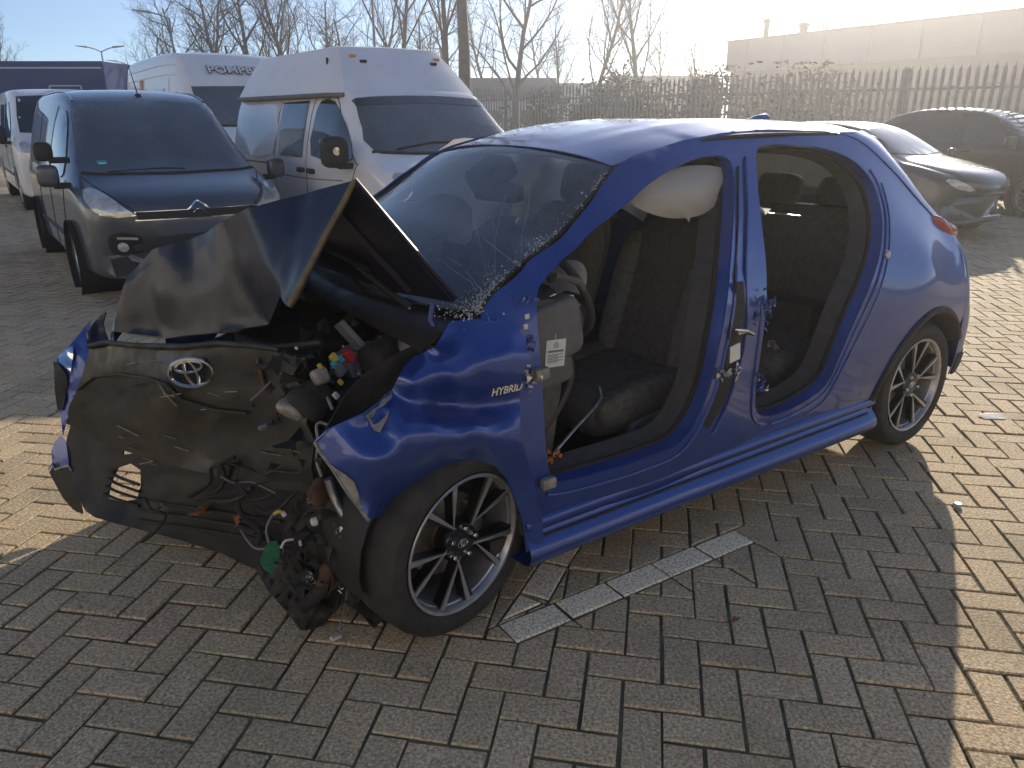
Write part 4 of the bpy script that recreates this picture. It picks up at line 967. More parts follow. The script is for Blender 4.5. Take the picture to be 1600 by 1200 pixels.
# torn liner, harness and bracket hanging in front of the left wheel
hp = {(400, 880): .30, (470, 800): .47, (500, 770): .56, (560, 830): .70, (605, 860): .74, (600, 965): .66, (540, 975): .60, (470, 985): .52, (415, 920): .38, (520, 880): .56, (560, 780): .70}
HT = TPS(list(hp), list(hp.values()), 1e-3)
def hmap(u, v): return tuple(P(u, v, y=HT(u, v) + .05 * mnoise.noise(Vector((u * .03, v * .03, 5))) + .02 * mnoise.noise(Vector((u * .09, v * .08, 9)))))
panel('torn_liner', [(400, 890), (430, 860), (455, 800), (480, 760), (505, 760), (530, 800), (570, 828), (602, 850), (612, 900), (606, 960), (585, 982), (560, 955), (535, 940), (520, 960), (498, 985), (470, 985), (447, 955), (420, 925)], hmap, 'torn_plastic', car, (), 8, thick=.005, out=(1, 0, 0), angle=30)
panel('inner_liner', [(490, 700), (540, 770), (578, 815), (600, 800), (640, 780), (632, 860), (626, 950), (600, 975), (560, 930), (520, 860), (494, 790)], lambda u, v: tuple(P(u, v, y=.55 + .12 * (u - 490) / 140 + .03 * mnoise.noise(Vector((u * .04, v * .04, 8))))), 'black_plastic', car, (), 10, thick=.004, out=(1, 0, 0), angle=30)
hose([(513, 748, .62), (522, 775, .63), (535, 800, .66), (556, 828, .70)], .014, 'steel', 'corrugated_hose', 10)
hose([(470, 950, .56), (500, 925, .58), (530, 895, .60)], .022, 'torn_plastic', 'broken_strut', 10)
hose([(543, 915, .62), (540, 940, .60), (532, 975, .58), (526, 995, .57)], .002, 'scraped', 'wire')
hose([(498, 830, .60), (515, 860, .62), (524, 890, .62)], .003, 'rubber', 'wire'); hose([(530, 832, .66), (545, 855, .68), (562, 863, .70)], .004, 'steel', 'wire')
hose([(420, 848, .46), (416, 828, .45), (424, 808, .45), (432, 802, .46), (443, 800, .47)], .004, 'grey_plastic', 'wire'); hose([(428, 803, .462), (436, 799, .47), (442, 801, .475)], .0055, 'yellow_plastic', 'wire')
hose([(439, 856, .48), (446, 845, .49), (462, 842, .50), (476, 834, .51)], .0038, 'white_plastic', 'wire'); hose([(470, 852, .50), (468, 842, .50)], .005, 'white_plastic', 'wire')
cc = P(421, 870, y=.46)
panel('circuit_board', [(420, 845), (432, 846), (438, 862), (434, 884), (424, 897), (412, 890), (406, 876), (414, 856)], lambda u, v: tuple(P(u, v, y=.46 + (u - 420) * .0008)), 'green_board', car, (), 6, thick=.003, out=(1, 0, 0))
MB().box(P(443, 803, y=.475), (.012, .012, .016), (.3, .3, 0)).build('connector', 'white_plastic', car, bevel=.002)
for u, v, y in ((491, 815, .60), (541, 870, .68), (486, 782, .58)):
    MB().lathe([(0, .010), (.009, .009), (.013, .004), (.013, -.006), (0, -.006)], 14, 'x', P(u, v, y=y)).build('clip', 'white_plastic' if v > 800 else 'steel', car)
blob('rusty_bracket', P(500, 765, y=.58), (.09, .05, .06), 'rust_brown', car, (.3, .2, .5), .5, .5, nz=.03, nf=14)
blob('rusty_bracket', P(515, 905, y=.60), (.07, .05, .06), 'rust_brown', car, (.3, .8, .5), .5, .5, nz=.03, nf=14)
crumple('crushed_sheet', [P(u, v, y=y) for u, v, y in ((500, 800, .60), (520, 840, .62), (480, 850, .54), (530, 900, .62), (490, 900, .56), (460, 890, .50), (550, 900, .66))], 'torn_plastic', 33, .035, 7, .8)
crumple('torn_metal', [P(u, v, y=y) for u, v, y in ((532, 824, .68), (488, 905, .57), (535, 915, .62))], 'bare_metal', 34, .010, 9, .8)

# bent plastic strips and loom torn out of the lower grille
random.seed(52)
for k in range(16):
    u0, v0 = random.uniform(190, 470), random.uniform(690, 850); pts = []; a = random.uniform(-.3, .9)
    for t in range(5):
        u, v = u0 + 22 * t * math.cos(a), v0 + 22 * t * math.sin(a) * .8; a += random.uniform(-.5, .5)
        u = min(max(u, 150), 478); v = min(max(v, 680), 885); pts.append(np.array(lmap(u, v)) + (.03 + random.uniform(0, .03), random.uniform(0, .02), 0))
    MB().tube(crom(pts, 4), random.choice((.003, .005, .008)), 5).build('torn_strip', random.choice(('black_plastic', 'torn_plastic', 'grey_plastic', 'rubber')), car)
# ------------------------------------------------------------------ warehouse left of and behind the camera (seen only in reflections)
VF = np.array([math.cos(math.radians(-54.5)), math.sin(math.radians(-54.5)), 0]); VL = np.array([-VF[1], VF[0], 0])   # the parked vans' heading and their left
mat('cladding', (.76, .73, .67), .5, noise=.06, nscale=.7); mat('cladding_dark', (.20, .21, .22), .5); mat('brick_dark', (.20, .13, .10), .8, noise=.2, nscale=5.)
def facade(parent, a, d, n, L, h, name):
    """cladding with horizontal corrugations on a brick plinth"""
    a = np.array(a, float); d = np.array(d); n = np.array(n); rows = []
    for k in range(0, 33):
        z = 1.2 + (h - 1.2) * k / 32; o = .05 if k % 2 else 0
        rows.append([tuple(a + n * o + (0, 0, z)), tuple(a + d * L + n * o + (0, 0, z))])
    grid(name, rows, 'cladding', parent, out=tuple(n), angle=10)
    mb = MB(); mb.add([tuple(a + n * .03 + (0, 0, -.01)), tuple(a + d * L + n * .03 + (0, 0, -.01)), tuple(a + d * L + n * .03 + (0, 0, 1.2)), tuple(a + n * .03 + (0, 0, 1.2))], [(0, 1, 2, 3)]); mb.build('plinth', 'brick_dark', parent, smooth=False)
    for k in range(3):
        c = a + d * L * (.2 + .28 * k) + n * .08
        MB().add([tuple(c + d * s * 1.8 + (0, 0, z)) for s, z in ((-1, 0), (1, 0), (1, 3.6), (-1, 3.6))], [(0, 1, 2, 3)]).build('roller_door', 'cladding_dark', parent, smooth=False)
wh = empty('warehouse', (-6, -20, 0)); tag(wh, 'pale corrugated warehouse mirrored in the vans\' side windows', 'building')
facade(wh, (0, 0, 0), -VF, VL, 46, 8, 'wall')
facade(wh, (0, 0, 0), VL, -VF, 34, 8, 'wall')
# ------------------------------------------------------------------ parked vans and cars
mat('grey_paint', (.085, .10, .125), .4, .4, .9, noise=.06, nscale=4.)
mat('white_paint', (.88, .87, .85), .35, 0, .7, noise=.03, nscale=3., rvar=.06)
mat('white_roof', (.84, .85, .87), .5, 0, .2, noise=.04, nscale=3.)
mat('dark_paint', (.03, .032, .036), .3, .3, 1.0)
mat('dark_paint2', (.02, .02, .022), .3, .3, 1.0)
mat('dark_glass', (.02, .026, .032), .05, 0, 1.0, noise=.25, nscale=2.5, coat_rough=.01)
mat('dusty_glass', (.10, .125, .145), .22, 0, .4, noise=.25, nscale=2.2, rvar=.1)
mat('striped_blind', (.6, .55, .45), .7)
mat('lamp_lens', (.55, .56, .55), .12, .2, 1.0, noise=.25, nscale=14.)
mat('lamp_bulb', (.75, .74, .68), .2, .5, 1.0)
mat('amber', (.6, .25, .03), .3, 0, .8)
mat('gutter', (.16, .17, .17), .6)
mat('sticker', (.02, .35, .36), .5); mat('sticker_white', (.8, .8, .8), .5)
mat('letter_blue', (.06, .08, .13), .5)

def section(s):
    x, zb, zs, ze, zt, wl, wb, wt = s
    return [(0, zb), (.75 * wl, zb), (.97 * wl, zb + .05), (wl, zb + .16), (wl * 1.005, zs), (wb, ze - .12 * (zt - zb)), (wb * .985, ze), (wt + (wb - wt) * .45, ze + .52 * (zt - ze)), (wt * 1.01, zt - .30 * (zt - ze) * .5 - .02), (wt * .93, zt - .035), (wt * .78, zt - .010), (wt * .45, zt + .006), (0, zt + .012)]
def loft(name, st, m, parent, bend=(), k=3, cap=True):
    """closed vehicle body through half cross-sections; bend = (x0, x1, amount) rounds the front and rear in plan"""
    secs = []
    for s in st:
        h = section(s); secs.append([np.array((s[0], y, z)) for y, z in h])
    cols = [crom([q[i] for q in secs], k) for i in range(len(secs[0]))]
    R = [crom([c[j] for c in cols], 3) for j in range(len(cols[0]))]
    v = []; f = []; n = len(R[0])
    for r in R:
        w = max(p[1] for p in r)
        for sgn in (1, -1):
            for p in (r if sgn == 1 else r[-2:0:-1]):
                x = p[0]
                for x0, x1, a in bend:
                    t = (x - x0) / (x1 - x0)
                    if t > 0: x = x - a * min(1, t) ** 1.5 * (abs(p[1]) / max(w, .01)) ** 2.6
                v.append((x, sgn * p[1], p[2]))
    N = 2 * n - 2
    for j in range(len(R) - 1):
        for i in range(N): f.append((j * N + i, j * N + (i + 1) % N, (j + 1) * N + (i + 1) % N, (j + 1) * N + i))
    if cap: f.append(tuple(range(N))); f.append(tuple(reversed(range((len(R) - 1) * N, len(R) * N))))
    o = mesh(name, v, f, m, parent, angle=180)
    bm = bmesh.new(); bm.from_mesh(o.data); bmesh.ops.recalc_face_normals(bm, faces=bm.faces); bm.to_mesh(o.data); bm.free()
    return o
class Veh:
    def __init__(s, name, loc, rz, label, cat, group=None):
        s.e = empty(name, loc, rz); tag(s.e, label, cat, group)
    def body(s, st, m, bend=(), arches=(), name='body', k=3):
        o = loft(name, st, m, s.e, bend, k); s.bvh = BVHTree.FromPolygons([v.co for v in o.data.vertices], [p.vertices for p in o.data.polygons])
        if arches:
            bpy.context.view_layer.update()
            for (x, z, r) in arches:
                cut = MB().lathe([(0, -2), (r, -2), (r, 2), (0, 2)], 40, 'y', (x, 0, z)).build('cut', m, s.e)
                bm = bmesh.new(); bm.from_mesh(cut.data); bmesh.ops.remove_doubles(bm, verts=bm.verts, dist=1e-5); bmesh.ops.recalc_face_normals(bm, faces=bm.faces); bm.to_mesh(cut.data); bm.free()
                md = o.modifiers.new('arch', 'BOOLEAN'); md.operation = 'DIFFERENCE'; md.object = cut; md.solver = 'EXACT'
                me = bpy.data.meshes.new_from_object(o.evaluated_get(bpy.context.evaluated_depsgraph_get())); o.modifiers.clear(); old = o.data; o.data = me; me.name = name
                bpy.data.objects.remove(cut); bpy.data.meshes.remove(old)
            o.data.polygons.foreach_set('use_smooth', [True] * len(o.data.polygons))
            try: o.data.set_sharp_from_angle(angle=math.radians(42))
            except Exception: pass
            for (x, z, r) in arches:
                for sd_ in (1, -1):
                    MB().lathe([(r + .004, sd_ * .93), (r + .003, sd_ * .30), (.02, sd_ * .30)], 36, 'y', (x, 0, z)).build('wheel_well', 'rubber', s.e)
                    w = s.e
        s.o = o; return o
    def hit(s, o, d, fall):
        h = s.bvh.ray_cast(Vector(o), Vector(d))
        return h[0] if h[0] is not None else Vector(fall)
    def sd(s, x, z, sgn, off=.004):
        p = s.hit((x, sgn * 4, z), (0, -sgn, 0), (x, sgn * .85, z)); return (p.x, p.y + sgn * off, p.z)
    def fr(s, y, z, off=.004):
        p = s.hit((6, y, z), (-1, 0, 0), (.8, y, z)); return (p.x + off, p.y, p.z)
    def dec_side(s, name, poly, m, sgn, off=.004, sp=.06, thick=.006, rnd=2):
        pl = sm(poly, rnd) if rnd else poly
        return panel(name, pl, lambda x, z: s.sd(x, z, sgn, off), m, s.e, (), sp, thick=thick, out=(0, sgn, 0), offset=1.)
    def dec_front(s, name, poly, m, off=.004, sp=.05, thick=.006, rnd=2, parent=None):
        pl = sm(poly, rnd) if rnd else poly
        return panel(name, pl, lambda y, z: s.fr(y, z, off), m, parent or s.e, (), sp, thick=thick, out=(1, 0, 0), offset=1.)
    def seam(s, pts, sgn, r=.005, m='rubber', name='panel_gap'):
        q = crom([np.array(p) for p in pts], 5); MB().tube([s.sd(a, b, sgn, .0) for a, b in q], r, 5).build(name, m, s.e)
    def seam_f(s, pts, r=.005, m='rubber', name='panel_gap'):
        q = crom([np.array(p) for p in pts], 5); MB().tube([s.fr(a, b, .0) for a, b in q], r, 5).build(name, m, s.e)
    def wheels(s, xs, y, R=.32, rim=.21, style='n', silver='rim_silver'):
        for x in xs:
            for sg in (1, -1): make_wheel(s.e, (x, sg * y, R), (0, 0, 0), spin=random.uniform(0, 70), out=sg, detail=False, R=R, rimr=rim, style=style, silver=silver)
    def mirror(s, x, y, z, sgn, m, big=1.0):
        e = empty('door_mirror', (0, 0, 0), 0, s.e)
        blob('mirror_shell', (x, sgn * (y + .14), z), (.12 * big, .20 * big, .22 * big), m, e, (0, 0, sgn * .25), .55, .5)
        MB().box((x - .06 * big, sgn * (y + .14), z), (.006, .15 * big, .17 * big), (0, 0, sgn * .25)).build('mirror_glass', 'chrome', e, bevel=.002)
        MB().box((x, sgn * (y + .03), z - .10 * big), (.09, .16, .05)).build('mirror_arm', 'black_plastic', e, bevel=.01)
RZV = math.radians(-54.5)
# --- grey van in front
V = Veh('grey_van', (-3.20, 7.45, 0), RZV, 'dark grey compact van with chevron grille parked behind the crashed bonnet', 'van')
g_st = [(.915, .30, .42, .50, .60, .60, .58, .50), (.90, .24, .45, .60, .74, .72, .70, .60), (.84, .21, .48, .74, .90, .80, .80, .70), (.62, .20, .50, .86, 1.00, .85, .85, .74), (.20, .20, .5, .98, 1.115, .88, .87, .75), (-.20, .20, .5, 1.03, 1.36, .89, .88, .70), (-.62, .20, .5, 1.05, 1.63, .89, .885, .665), (-.95, .2, .5, 1.06, 1.745, .89, .885, .665), (-1.5, .2, .5, 1.06, 1.80, .89, .885, .68), (-2.5, .2, .5, 1.06, 1.80, .89, .885, .69), (-3.2, .22, .5, 1.06, 1.78, .885, .88, .69), (-3.42, .26, .5, 1.05, 1.72, .86, .86, .66), (-3.47, .34, .5, 1.0, 1.60, .80, .80, .60)]
V.body(g_st, 'grey_paint', ((.2, .9, .22),), ((0, .32, .37), (-2.73, .32, .37)))
V.dec_front('windscreen', [(-.74, 1.145), (-.40, 1.13), (0, 1.125), (.40, 1.13), (.74, 1.145), (.72, 1.30), (.67, 1.50), (.61, 1.655), (.3, 1.69), (0, 1.70), (-.3, 1.69), (-.61, 1.655), (-.67, 1.50), (-.72, 1.30)], 'dusty_glass', .003, rnd=2)
V.seam_f([(-.75, 1.13), (-.4, 1.118), (0, 1.112), (.4, 1.118), (.75, 1.13)], .014, 'black_plastic', 'scuttle')
for s in (1, -1):
    hl = [(s * .50, .80), (s * .62, .79), (s * .745, .815), (s * .80, .90), (s * .795, .985), (s * .74, 1.005), (s * .66, .96), (s * .56, .86)]
    hd = V.dec_front('headlamp', hl, 'lamp_lens', .010, .03, .02)
    V.dec_front('lamp_reflector', [(s * (.66 + .06 * math.cos(a)), .88 + .055 * math.sin(a)) for a in np.linspace(0, 2 * PI, 12, endpoint=False)], 'lamp_bulb', .033, .02, .006, 0)
    V.dec_front('lamp_frame', [(s * .49, .795), (s * .62, .780), (s * .75, .805), (s * .745, .815), (s * .62, .792), (s * .50, .806)], 'chrome', .030, .03, .006, 0)
    V.dec_front('fog_panel', [(s * .46, .46), (s * .58, .43), (s * .70, .47), (s * .71, .60), (s * .62, .64), (s * .48, .60)], 'black_plastic', .006, .04, .01)
    V.dec_front('day_light', [(s * .50, .575), (s * .65, .585), (s * .65, .605), (s * .50, .598)], 'lamp_bulb', .018, .03, .006, 0)
    p = V.fr(s * .61, .51, .02); MB().lathe([(0, .012), (.035, .010), (.045, .004), (.048, -.02), (0, -.02)], 20, 'x', p).build('fog_lamp', 'lamp_lens', V.e)
# grille: two chrome bars rising to a double chevron in the middle
V.dec_front('grille', [(-.48, .755), (.48, .755), (.49, .825), (-.49, .825)], 'black_plastic', .004, .05, .006, 0)
for z0 in (.755, .825):
    V.seam_f([(-.50, z0 - .005), (-.3, z0), (-.13, z0), (-.09, z0 + .005), (-.045, z0 + .045), (0, z0 + .075), (.045, z0 + .045), (.09, z0 + .005), (.13, z0), (.3, z0), (.5, z0 - .005)], .011, 'chrome', 'chevron_bar')
V.dec_front('lower_intake', [(-.42, .56), (.42, .56), (.36, .49), (-.36, .49)], 'black_plastic', .004, .05, .008, 0)
V.dec_front('bumper_bottom', [(-.70, .24), (.70, .24), (.72, .40), (.40, .44), (-.40, .44), (-.72, .40)], 'black_plastic', .004, .05, .008, 0)
V.dec_front('plate_holder', [(-.28, .62), (.28, .62), (.28, .73), (-.28, .73)], 'grey_paint', .006, .05, .008, 0)
V.seam_f([(-.50, .84), (-.60, .93), (-.70, 1.03), (-.76, 1.10)], .005); V.seam_f([(.50, .84), (.60, .93), (.70, 1.03), (.76, 1.10)], .005)
V.dec_front('sticker', [(-.60, 1.20), (-.52, 1.20), (-.52, 1.235), (-.60, 1.235)], 'sticker', .013, .03, .001, 0)
V.dec_front('sticker_print', [(-.59, 1.208), (-.53, 1.208), (-.53, 1.218), (-.59, 1.218)], 'sticker_white', .015, .03, .001, 0)
p = V.hit((-.92, 0, 4), (0, 0, -1), (-.9, 0, 1.74)); MB().tube([p, p + Vector((-.18, 0, .20)), p + Vector((-.33, 0, .36))], [.007, .004, .002], 6).build('roof_aerial', 'rubber', V.e); blob('aerial_foot', p, (.09, .05, .03), 'rubber', V.e)
for s in (1, -1):
    V.dec_side('door_window', [(-.30, 1.10), (-.62, 1.08), (-1.10, 1.09), (-1.14, 1.40), (-1.10, 1.60), (-.85, 1.62), (-.60, 1.45)], 'dark_glass', s, .003, rnd=2)
    V.seam([(-.15, 1.06), (-.30, .80), (-.34, .45), (-.42, .28)], s); V.seam([(-1.22, 1.66), (-1.24, 1.1), (-1.22, .6), (-1.20, .28)], s); V.seam([(-2.20, 1.6), (-2.22, 1.0), (-2.2, .5)], s)
    V.seam([(-.42, .50), (-1.2, .50), (-2.3, .50)], s, .02, 'black_plastic', 'side_rubbing_strip')
    MB().box(V.sd(-1.08, .95, s, .012), (.16, .03, .035)).build('door_handle', 'grey_paint', V.e, bevel=.008)
    V.mirror(.02, .86, 1.10, s, 'grey_paint', .85)
    g = [V.hit((x, s * .60, 4), (0, 0, -1), (x, s * .6, 1.75)) + Vector((0, 0, .003)) for x in np.linspace(-.85, -3.2, 12)]
    MB().tube(g, .012, 6).build('roof_groove', 'grey_paint', V.e)
V.mirror(.0, .86, 1.30, -1, 'black_plastic', .72)
V.wheels((0, -2.73), .885, .32, .205)
MB().tube([V.fr(-.55, 1.14, .02), V.fr(-.1, 1.16, .02), V.fr(.1, 1.15, .02)], .008, 6).build('wiper', 'rubber', V.e)

for ch in list(V.e.children):        # the real van sits lower than the drawn stations
    if ch.type == 'MESH':
        for vv in ch.data.vertices:
            z = vv.co.z; vv.co.z = z * .915 if z < 1.2 else 1.098 + (z - 1.2) * 1.095
    elif ch.name.startswith('door_mirror'): ch.location.z = -.08
# --- white high-roof van right of it
V = Veh('white_van', (-.66, 7.80, 0), RZV, 'white high-roof van with dark rear side window beside the tree trunk', 'van')
w_st = [(.90, .32, .45, .52, .62, .62, .60, .5), (.885, .25, .48, .64, .80, .78, .76, .62), (.80, .22, .5, .84, 1.00, .87, .86, .72), (.55, .22, .5, .96, 1.09, .92, .91, .80), (.25, .22, .5, 1.05, 1.17, .945, .93, .80), (-.08, .22, .5, 1.10, 1.42, .95, .94, .76), (-.40, .22, .5, 1.12, 1.66, .95, .94, .74), (-.60, .22, .5, 1.12, 1.76, .95, .945, .75), (-1.2, .22, .5, 1.12, 1.80, .95, .945, .77), (-2.5, .22, .5, 1.12, 1.80, .95, .945, .78), (-3.5, .22, .5, 1.12, 1.79, .95, .94, .78), (-3.72, .26, .5, 1.1, 1.74, .92, .92, .75), (-3.78, .34, .5, 1.0, 1.62, .86, .86, .70)]
V.body(w_st, 'white_paint', ((.2, .9, .24),), ((0, .34, .38), (-3.2, .34, .38)))
V.dec_front('windscreen', [(-.80, 1.215), (-.4, 1.195), (0, 1.19), (.4, 1.195), (.80, 1.215), (.77, 1.40), (.715, 1.60), (.69, 1.665), (.3, 1.69), (0, 1.695), (-.3, 1.69), (-.69, 1.665), (-.715, 1.60), (-.77, 1.40)], 'dusty_glass', .003, rnd=2)
V.dec_front('windscreen_band', [(-.72, 1.60), (0, 1.625), (.72, 1.60), (.69, 1.665), (0, 1.695), (-.69, 1.665)], 'dark_glass', .010, rnd=0)
V.seam_f([(-.82, 1.20), (-.4, 1.18), (0, 1.175), (.4, 1.18), (.82, 1.20)], .018, 'black_plastic', 'scuttle')
MB().tube([V.fr(-.10, 1.225, .03), V.fr(.25, 1.27, .02), V.fr(.55, 1.265, .02)], .010, 6).build('wiper', 'rubber', V.e)
MB().tube([V.fr(-.60, 1.225, .03), V.fr(-.2, 1.275, .02), V.fr(.05, 1.27, .02)], .010, 6).build('wiper', 'rubber', V.e)
for s in (1, -1):
    V.dec_side('door_window', [(-.10, 1.13), (-.45, 1.12), (-1.06, 1.13), (-1.09, 1.45), (-1.03, 1.645), (-.72, 1.64), (-.40, 1.43)], 'dark_glass', s, .003, rnd=2)
    V.dec_side('slide_door_window', [(-1.30, 1.10), (-2.02, 1.10), (-2.04, 1.645), (-1.33, 1.655)], 'dark_glass', s, .003, rnd=0)
    V.dec_side('side_pressing', [(-2.2, 1.10), (-3.3, 1.10), (-3.25, 1.45), (-2.9, 1.60), (-2.2, 1.62)], 'white_paint', s, .002, .08, .010)
    V.seam([(-.98, 1.705), (-1.17, 1.68), (-1.20, 1.2), (-1.18, .6), (-1.15, .3)], s); V.seam([(.02, 1.10), (-.14, .85), (-.30, .55), (-.40, .35)], s); V.seam([(-2.12, 1.66), (-2.14, 1.1), (-2.1, .35)], s)
    V.seam([(.0, 1.09), (-.35, 1.32), (-.68, 1.66), (-.98, 1.705)], s, .006); V.seam([(-2.14, 1.00), (-2.9, 1.00), (-3.4, 1.0)], s, .010, 'gutter', 'door_rail')
    V.seam([(-.3, .93), (-1.2, .90), (-2.4, .90)], s, .006, 'gutter', 'swage_line')
    for hx in (-1.05, -1.32): blob('door_handle', V.sd(hx, .98, s, .015), (.17, .04, .05), 'black_plastic', V.e)
    V.mirror(-.10, .95, 1.20, s, 'black_plastic', 1.25)
    V.dec_front('headlamp', [(s * .55, .80), (s * .78, .84), (s * .84, 1.0), (s * .76, 1.03), (s * .60, .95)], 'lamp_lens', .01, .03, .02)
MB().lathe([(0, .006), (.035, .005), (.036, -.004), (0, -.004)], 20, 'x', (-.025, -1.10, 1.21)).build('blind_spot_mirror', 'chrome', V.e)
V.dec_front('grille', [(-.45, .78), (.45, .78), (.5, .95), (-.5, .95)], 'black_plastic', .006, .05, .01, 0)
# raised plastic roof
sv = V.bvh
HB = [(-.50, .0), (-.52, .50), (-.60, .73), (-.80, .835), (-1.2, .85), (-3.3, .85), (-3.62, .80), (-3.74, .62), (-3.76, 0)]
HT_ = [(-1.02, .0), (-1.03, .45), (-1.06, .555), (-1.12, .595), (-1.3, .60), (-3.2, .60), (-3.38, .57), (-3.44, .45), (-3.45, 0)]
def ring(t): return [(a[0] + (b[0] - a[0]) * t, a[1] + (b[1] - a[1]) * t) for a, b in zip(HB, HT_)]
hv = []; hf = []
LV = [(0, 1.685), (0, 1.73), (.10, 1.775), (.35, 1.89), (.65, 2.02), (.90, 2.115), (1.0, 2.148), (1.08, 2.162)]
for t, z in LV:
    rg = ring(min(t, 1.0)); c = -2.2
    if t > 1: rg = [(c + (x - c) * .93, y * .88) for x, y in rg]
    full = rg + [(x, -y) for x, y in rg[-2:0:-1]]; hv += [(x, y, z + (.02 * (1 - (y / .85) ** 2) if t > .95 else 0)) for x, y in full]
nR = len(HB) * 2 - 2
for jj in range(len(LV) - 1):
    for ii in range(nR): hf.append((jj * nR + ii, jj * nR + (ii + 1) % nR, (jj + 1) * nR + (ii + 1) % nR, (jj + 1) * nR + ii))
hv.append((-2.2, 0, 2.19)); top = len(hv) - 1
for ii in range(nR): hf.append(((len(LV) - 1) * nR + ii, (len(LV) - 1) * nR + (ii + 1) % nR, top))
hv = [Vector(p) for p in hv]; ro = mesh('high_roof', hv, orient(hv, hf, (0, 0, 1)), 'white_roof', V.e, angle=28)
V.bvh = BVHTree.FromPolygons(hv, hf)
for s_ in (1, -1): MB().tube([(x, s_ * (y + .004), 1.70) for x, y in crom(HB[2:7], 4)], .022, 6).build('roof_gutter', 'gutter', V.e)
for y in (-.48, -.40, .40, .48):
    p = V.fr(y, 2.07 if abs(y) > .44 else 2.02, .004); blob('marker_lamp', p, (.04, .07, .03), 'amber' if abs(y) > .44 else 'rubber', V.e)
blob('side_marker', V.sd(-1.05, 2.02, -1, .01), (.02, .02, .07), 'rubber', V.e)
V.bvh = sv
V.wheels((0, -3.2), .945, .335, .21)

# --- white camper with lettering over the cab
V = Veh('camper_van', (-4.25, 13.3, 0), RZV, 'white camper van with outlined lettering above its windscreen, behind the other vans', 'van')
c_st = [(.90, .35, .5, .6, .7, .75, .72, .6), (.88, .28, .55, .8, 1.0, .93, .92, .75), (.72, .26, .6, 1.0, 1.18, 1.0, .98, .84), (.30, .26, .6, 1.20, 1.36, 1.02, 1.0, .86), (.0, .26, .6, 1.24, 1.62, 1.025, 1.01, .84), (-.35, .26, .6, 1.26, 1.96, 1.025, 1.01, .86), (-.55, .26, .6, 1.3, 2.16, 1.025, 1.01, .86), (-.85, .26, .6, 1.35, 2.40, 1.025, 1.01, .85), (-1.1, .26, .6, 1.35, 2.50, 1.025, 1.01, .86), (-2.0, .26, .6, 1.35, 2.53, 1.025, 1.01, .88), (-4.0, .26, .6, 1.35, 2.52, 1.025, 1.01, .88), (-4.85, .28, .6, 1.3, 2.48, 1.0, 1.0, .86), (-4.95, .4, .6, 1.2, 2.3, .95, .95, .8)]
V.body(c_st, 'white_paint', ((.2, .9, .18),), ((0, .35, .40), (-3.8, .35, .40)))
V.dec_front('windscreen', [(-.82, 1.40), (0, 1.375), (.82, 1.40), (.80, 1.95), (0, 1.97), (-.80, 1.95)], 'dusty_glass', .003, .08, rnd=0)
V.seam_f([(-.84, 1.37), (0, 1.35), (.84, 1.37)], .03, 'black_plastic', 'scuttle')
for s in (1, -1):
    V.dec_side('door_window', [(-.25, 1.32), (-.62, 1.30), (-1.15, 1.32), (-1.18, 1.86), (-.75, 1.88), (-.50, 1.75)], 'dark_glass', s, .003, rnd=1)
    V.dec_side('side_window', [(-1.55, 1.50), (-2.35, 1.50), (-2.36, 1.95), (-1.56, 1.95)], 'dark_glass', s, .003, rnd=0)
    V.seam([(-1.25, 2.1), (-1.28, 1.4), (-1.25, .4)], s); V.seam([(-.9, 2.14), (-2.0, 2.16), (-4.7, 2.12)], s, .012, 'white_paint', 'side_bead'); V.seam([(-.95, 2.30), (-2.0, 2.32), (-4.7, 2.28)], s, .012, 'white_paint', 'side_bead')
    V.mirror(-.2, 1.02, 1.45, s, 'black_plastic', 1.4)
MB().box(V.sd(-3.3, 2.02, -1, .01), (.16, .03, .22)).build('orange_lamp', 'amber', V.e, bevel=.01)
# outlined lettering
tp = Vector(V.fr(-.06, 2.20, .012)); t2 = Vector(V.fr(-.06, 2.30, .012)); up = (t2 - tp)
mt = frame(tp + Vector((0, .11, .02)), (0, 1, 0), up, 0)
tl = text_mesh('lettering', 'POMPBUS', .235, 'letter_blue', V.e, mt, .003, .018, .0)
mt2 = mt.copy(); mt2.translation = mt.translation + Vector((.012, 0, .004))
text_mesh('lettering_face', 'POMPBUS', .235, 'sticker_white', tl, Matrix.Translation((0, 0, .006)), .003, .002, .0)
p = V.hit((-1.3, .1, 5), (0, 0, -1), (-1.3, 0, 2.5)); MB().tube([p, p + Vector((-.06, 0, .12))], .015, 6).build('roof_aerial', 'rubber', V.e)
V.wheels((0, -3.8), 1.015, .34, .21)

# --- white van at the far left behind the grey one
V = Veh('white_panel_van', (-7.6, 14.0, 0), RZV, 'white low-roof panel van with black mirrors at the left edge', 'van')
t_st = [(.90, .32, .45, .55, .65, .66, .64, .5), (.885, .25, .5, .7, .86, .82, .80, .66), (.76, .22, .5, .9, 1.06, .91, .90, .76), (.35, .22, .5, 1.06, 1.20, .95, .935, .82), (.0, .22, .5, 1.12, 1.45, .955, .945, .78), (-.40, .22, .5, 1.14, 1.78, .955, .945, .76), (-.65, .22, .5, 1.14, 1.90, .955, .945, .77), (-1.1, .22, .5, 1.14, 1.955, .955, .945, .79), (-2.5, .22, .5, 1.14, 1.96, .955, .945, .80), (-3.7, .22, .5, 1.14, 1.94, .95, .94, .79), (-3.9, .3, .5, 1.1, 1.85, .92, .92, .74)]
V.body(t_st, 'white_paint', ((.2, .9, .24),), ((0, .34, .38), (-3.1, .34, .38)))
V.dec_front('windscreen', [(-.80, 1.25), (0, 1.22), (.80, 1.25), (.77, 1.5), (.70, 1.82), (0, 1.86), (-.70, 1.82), (-.77, 1.5)], 'dark_glass', .003, .08, rnd=1)
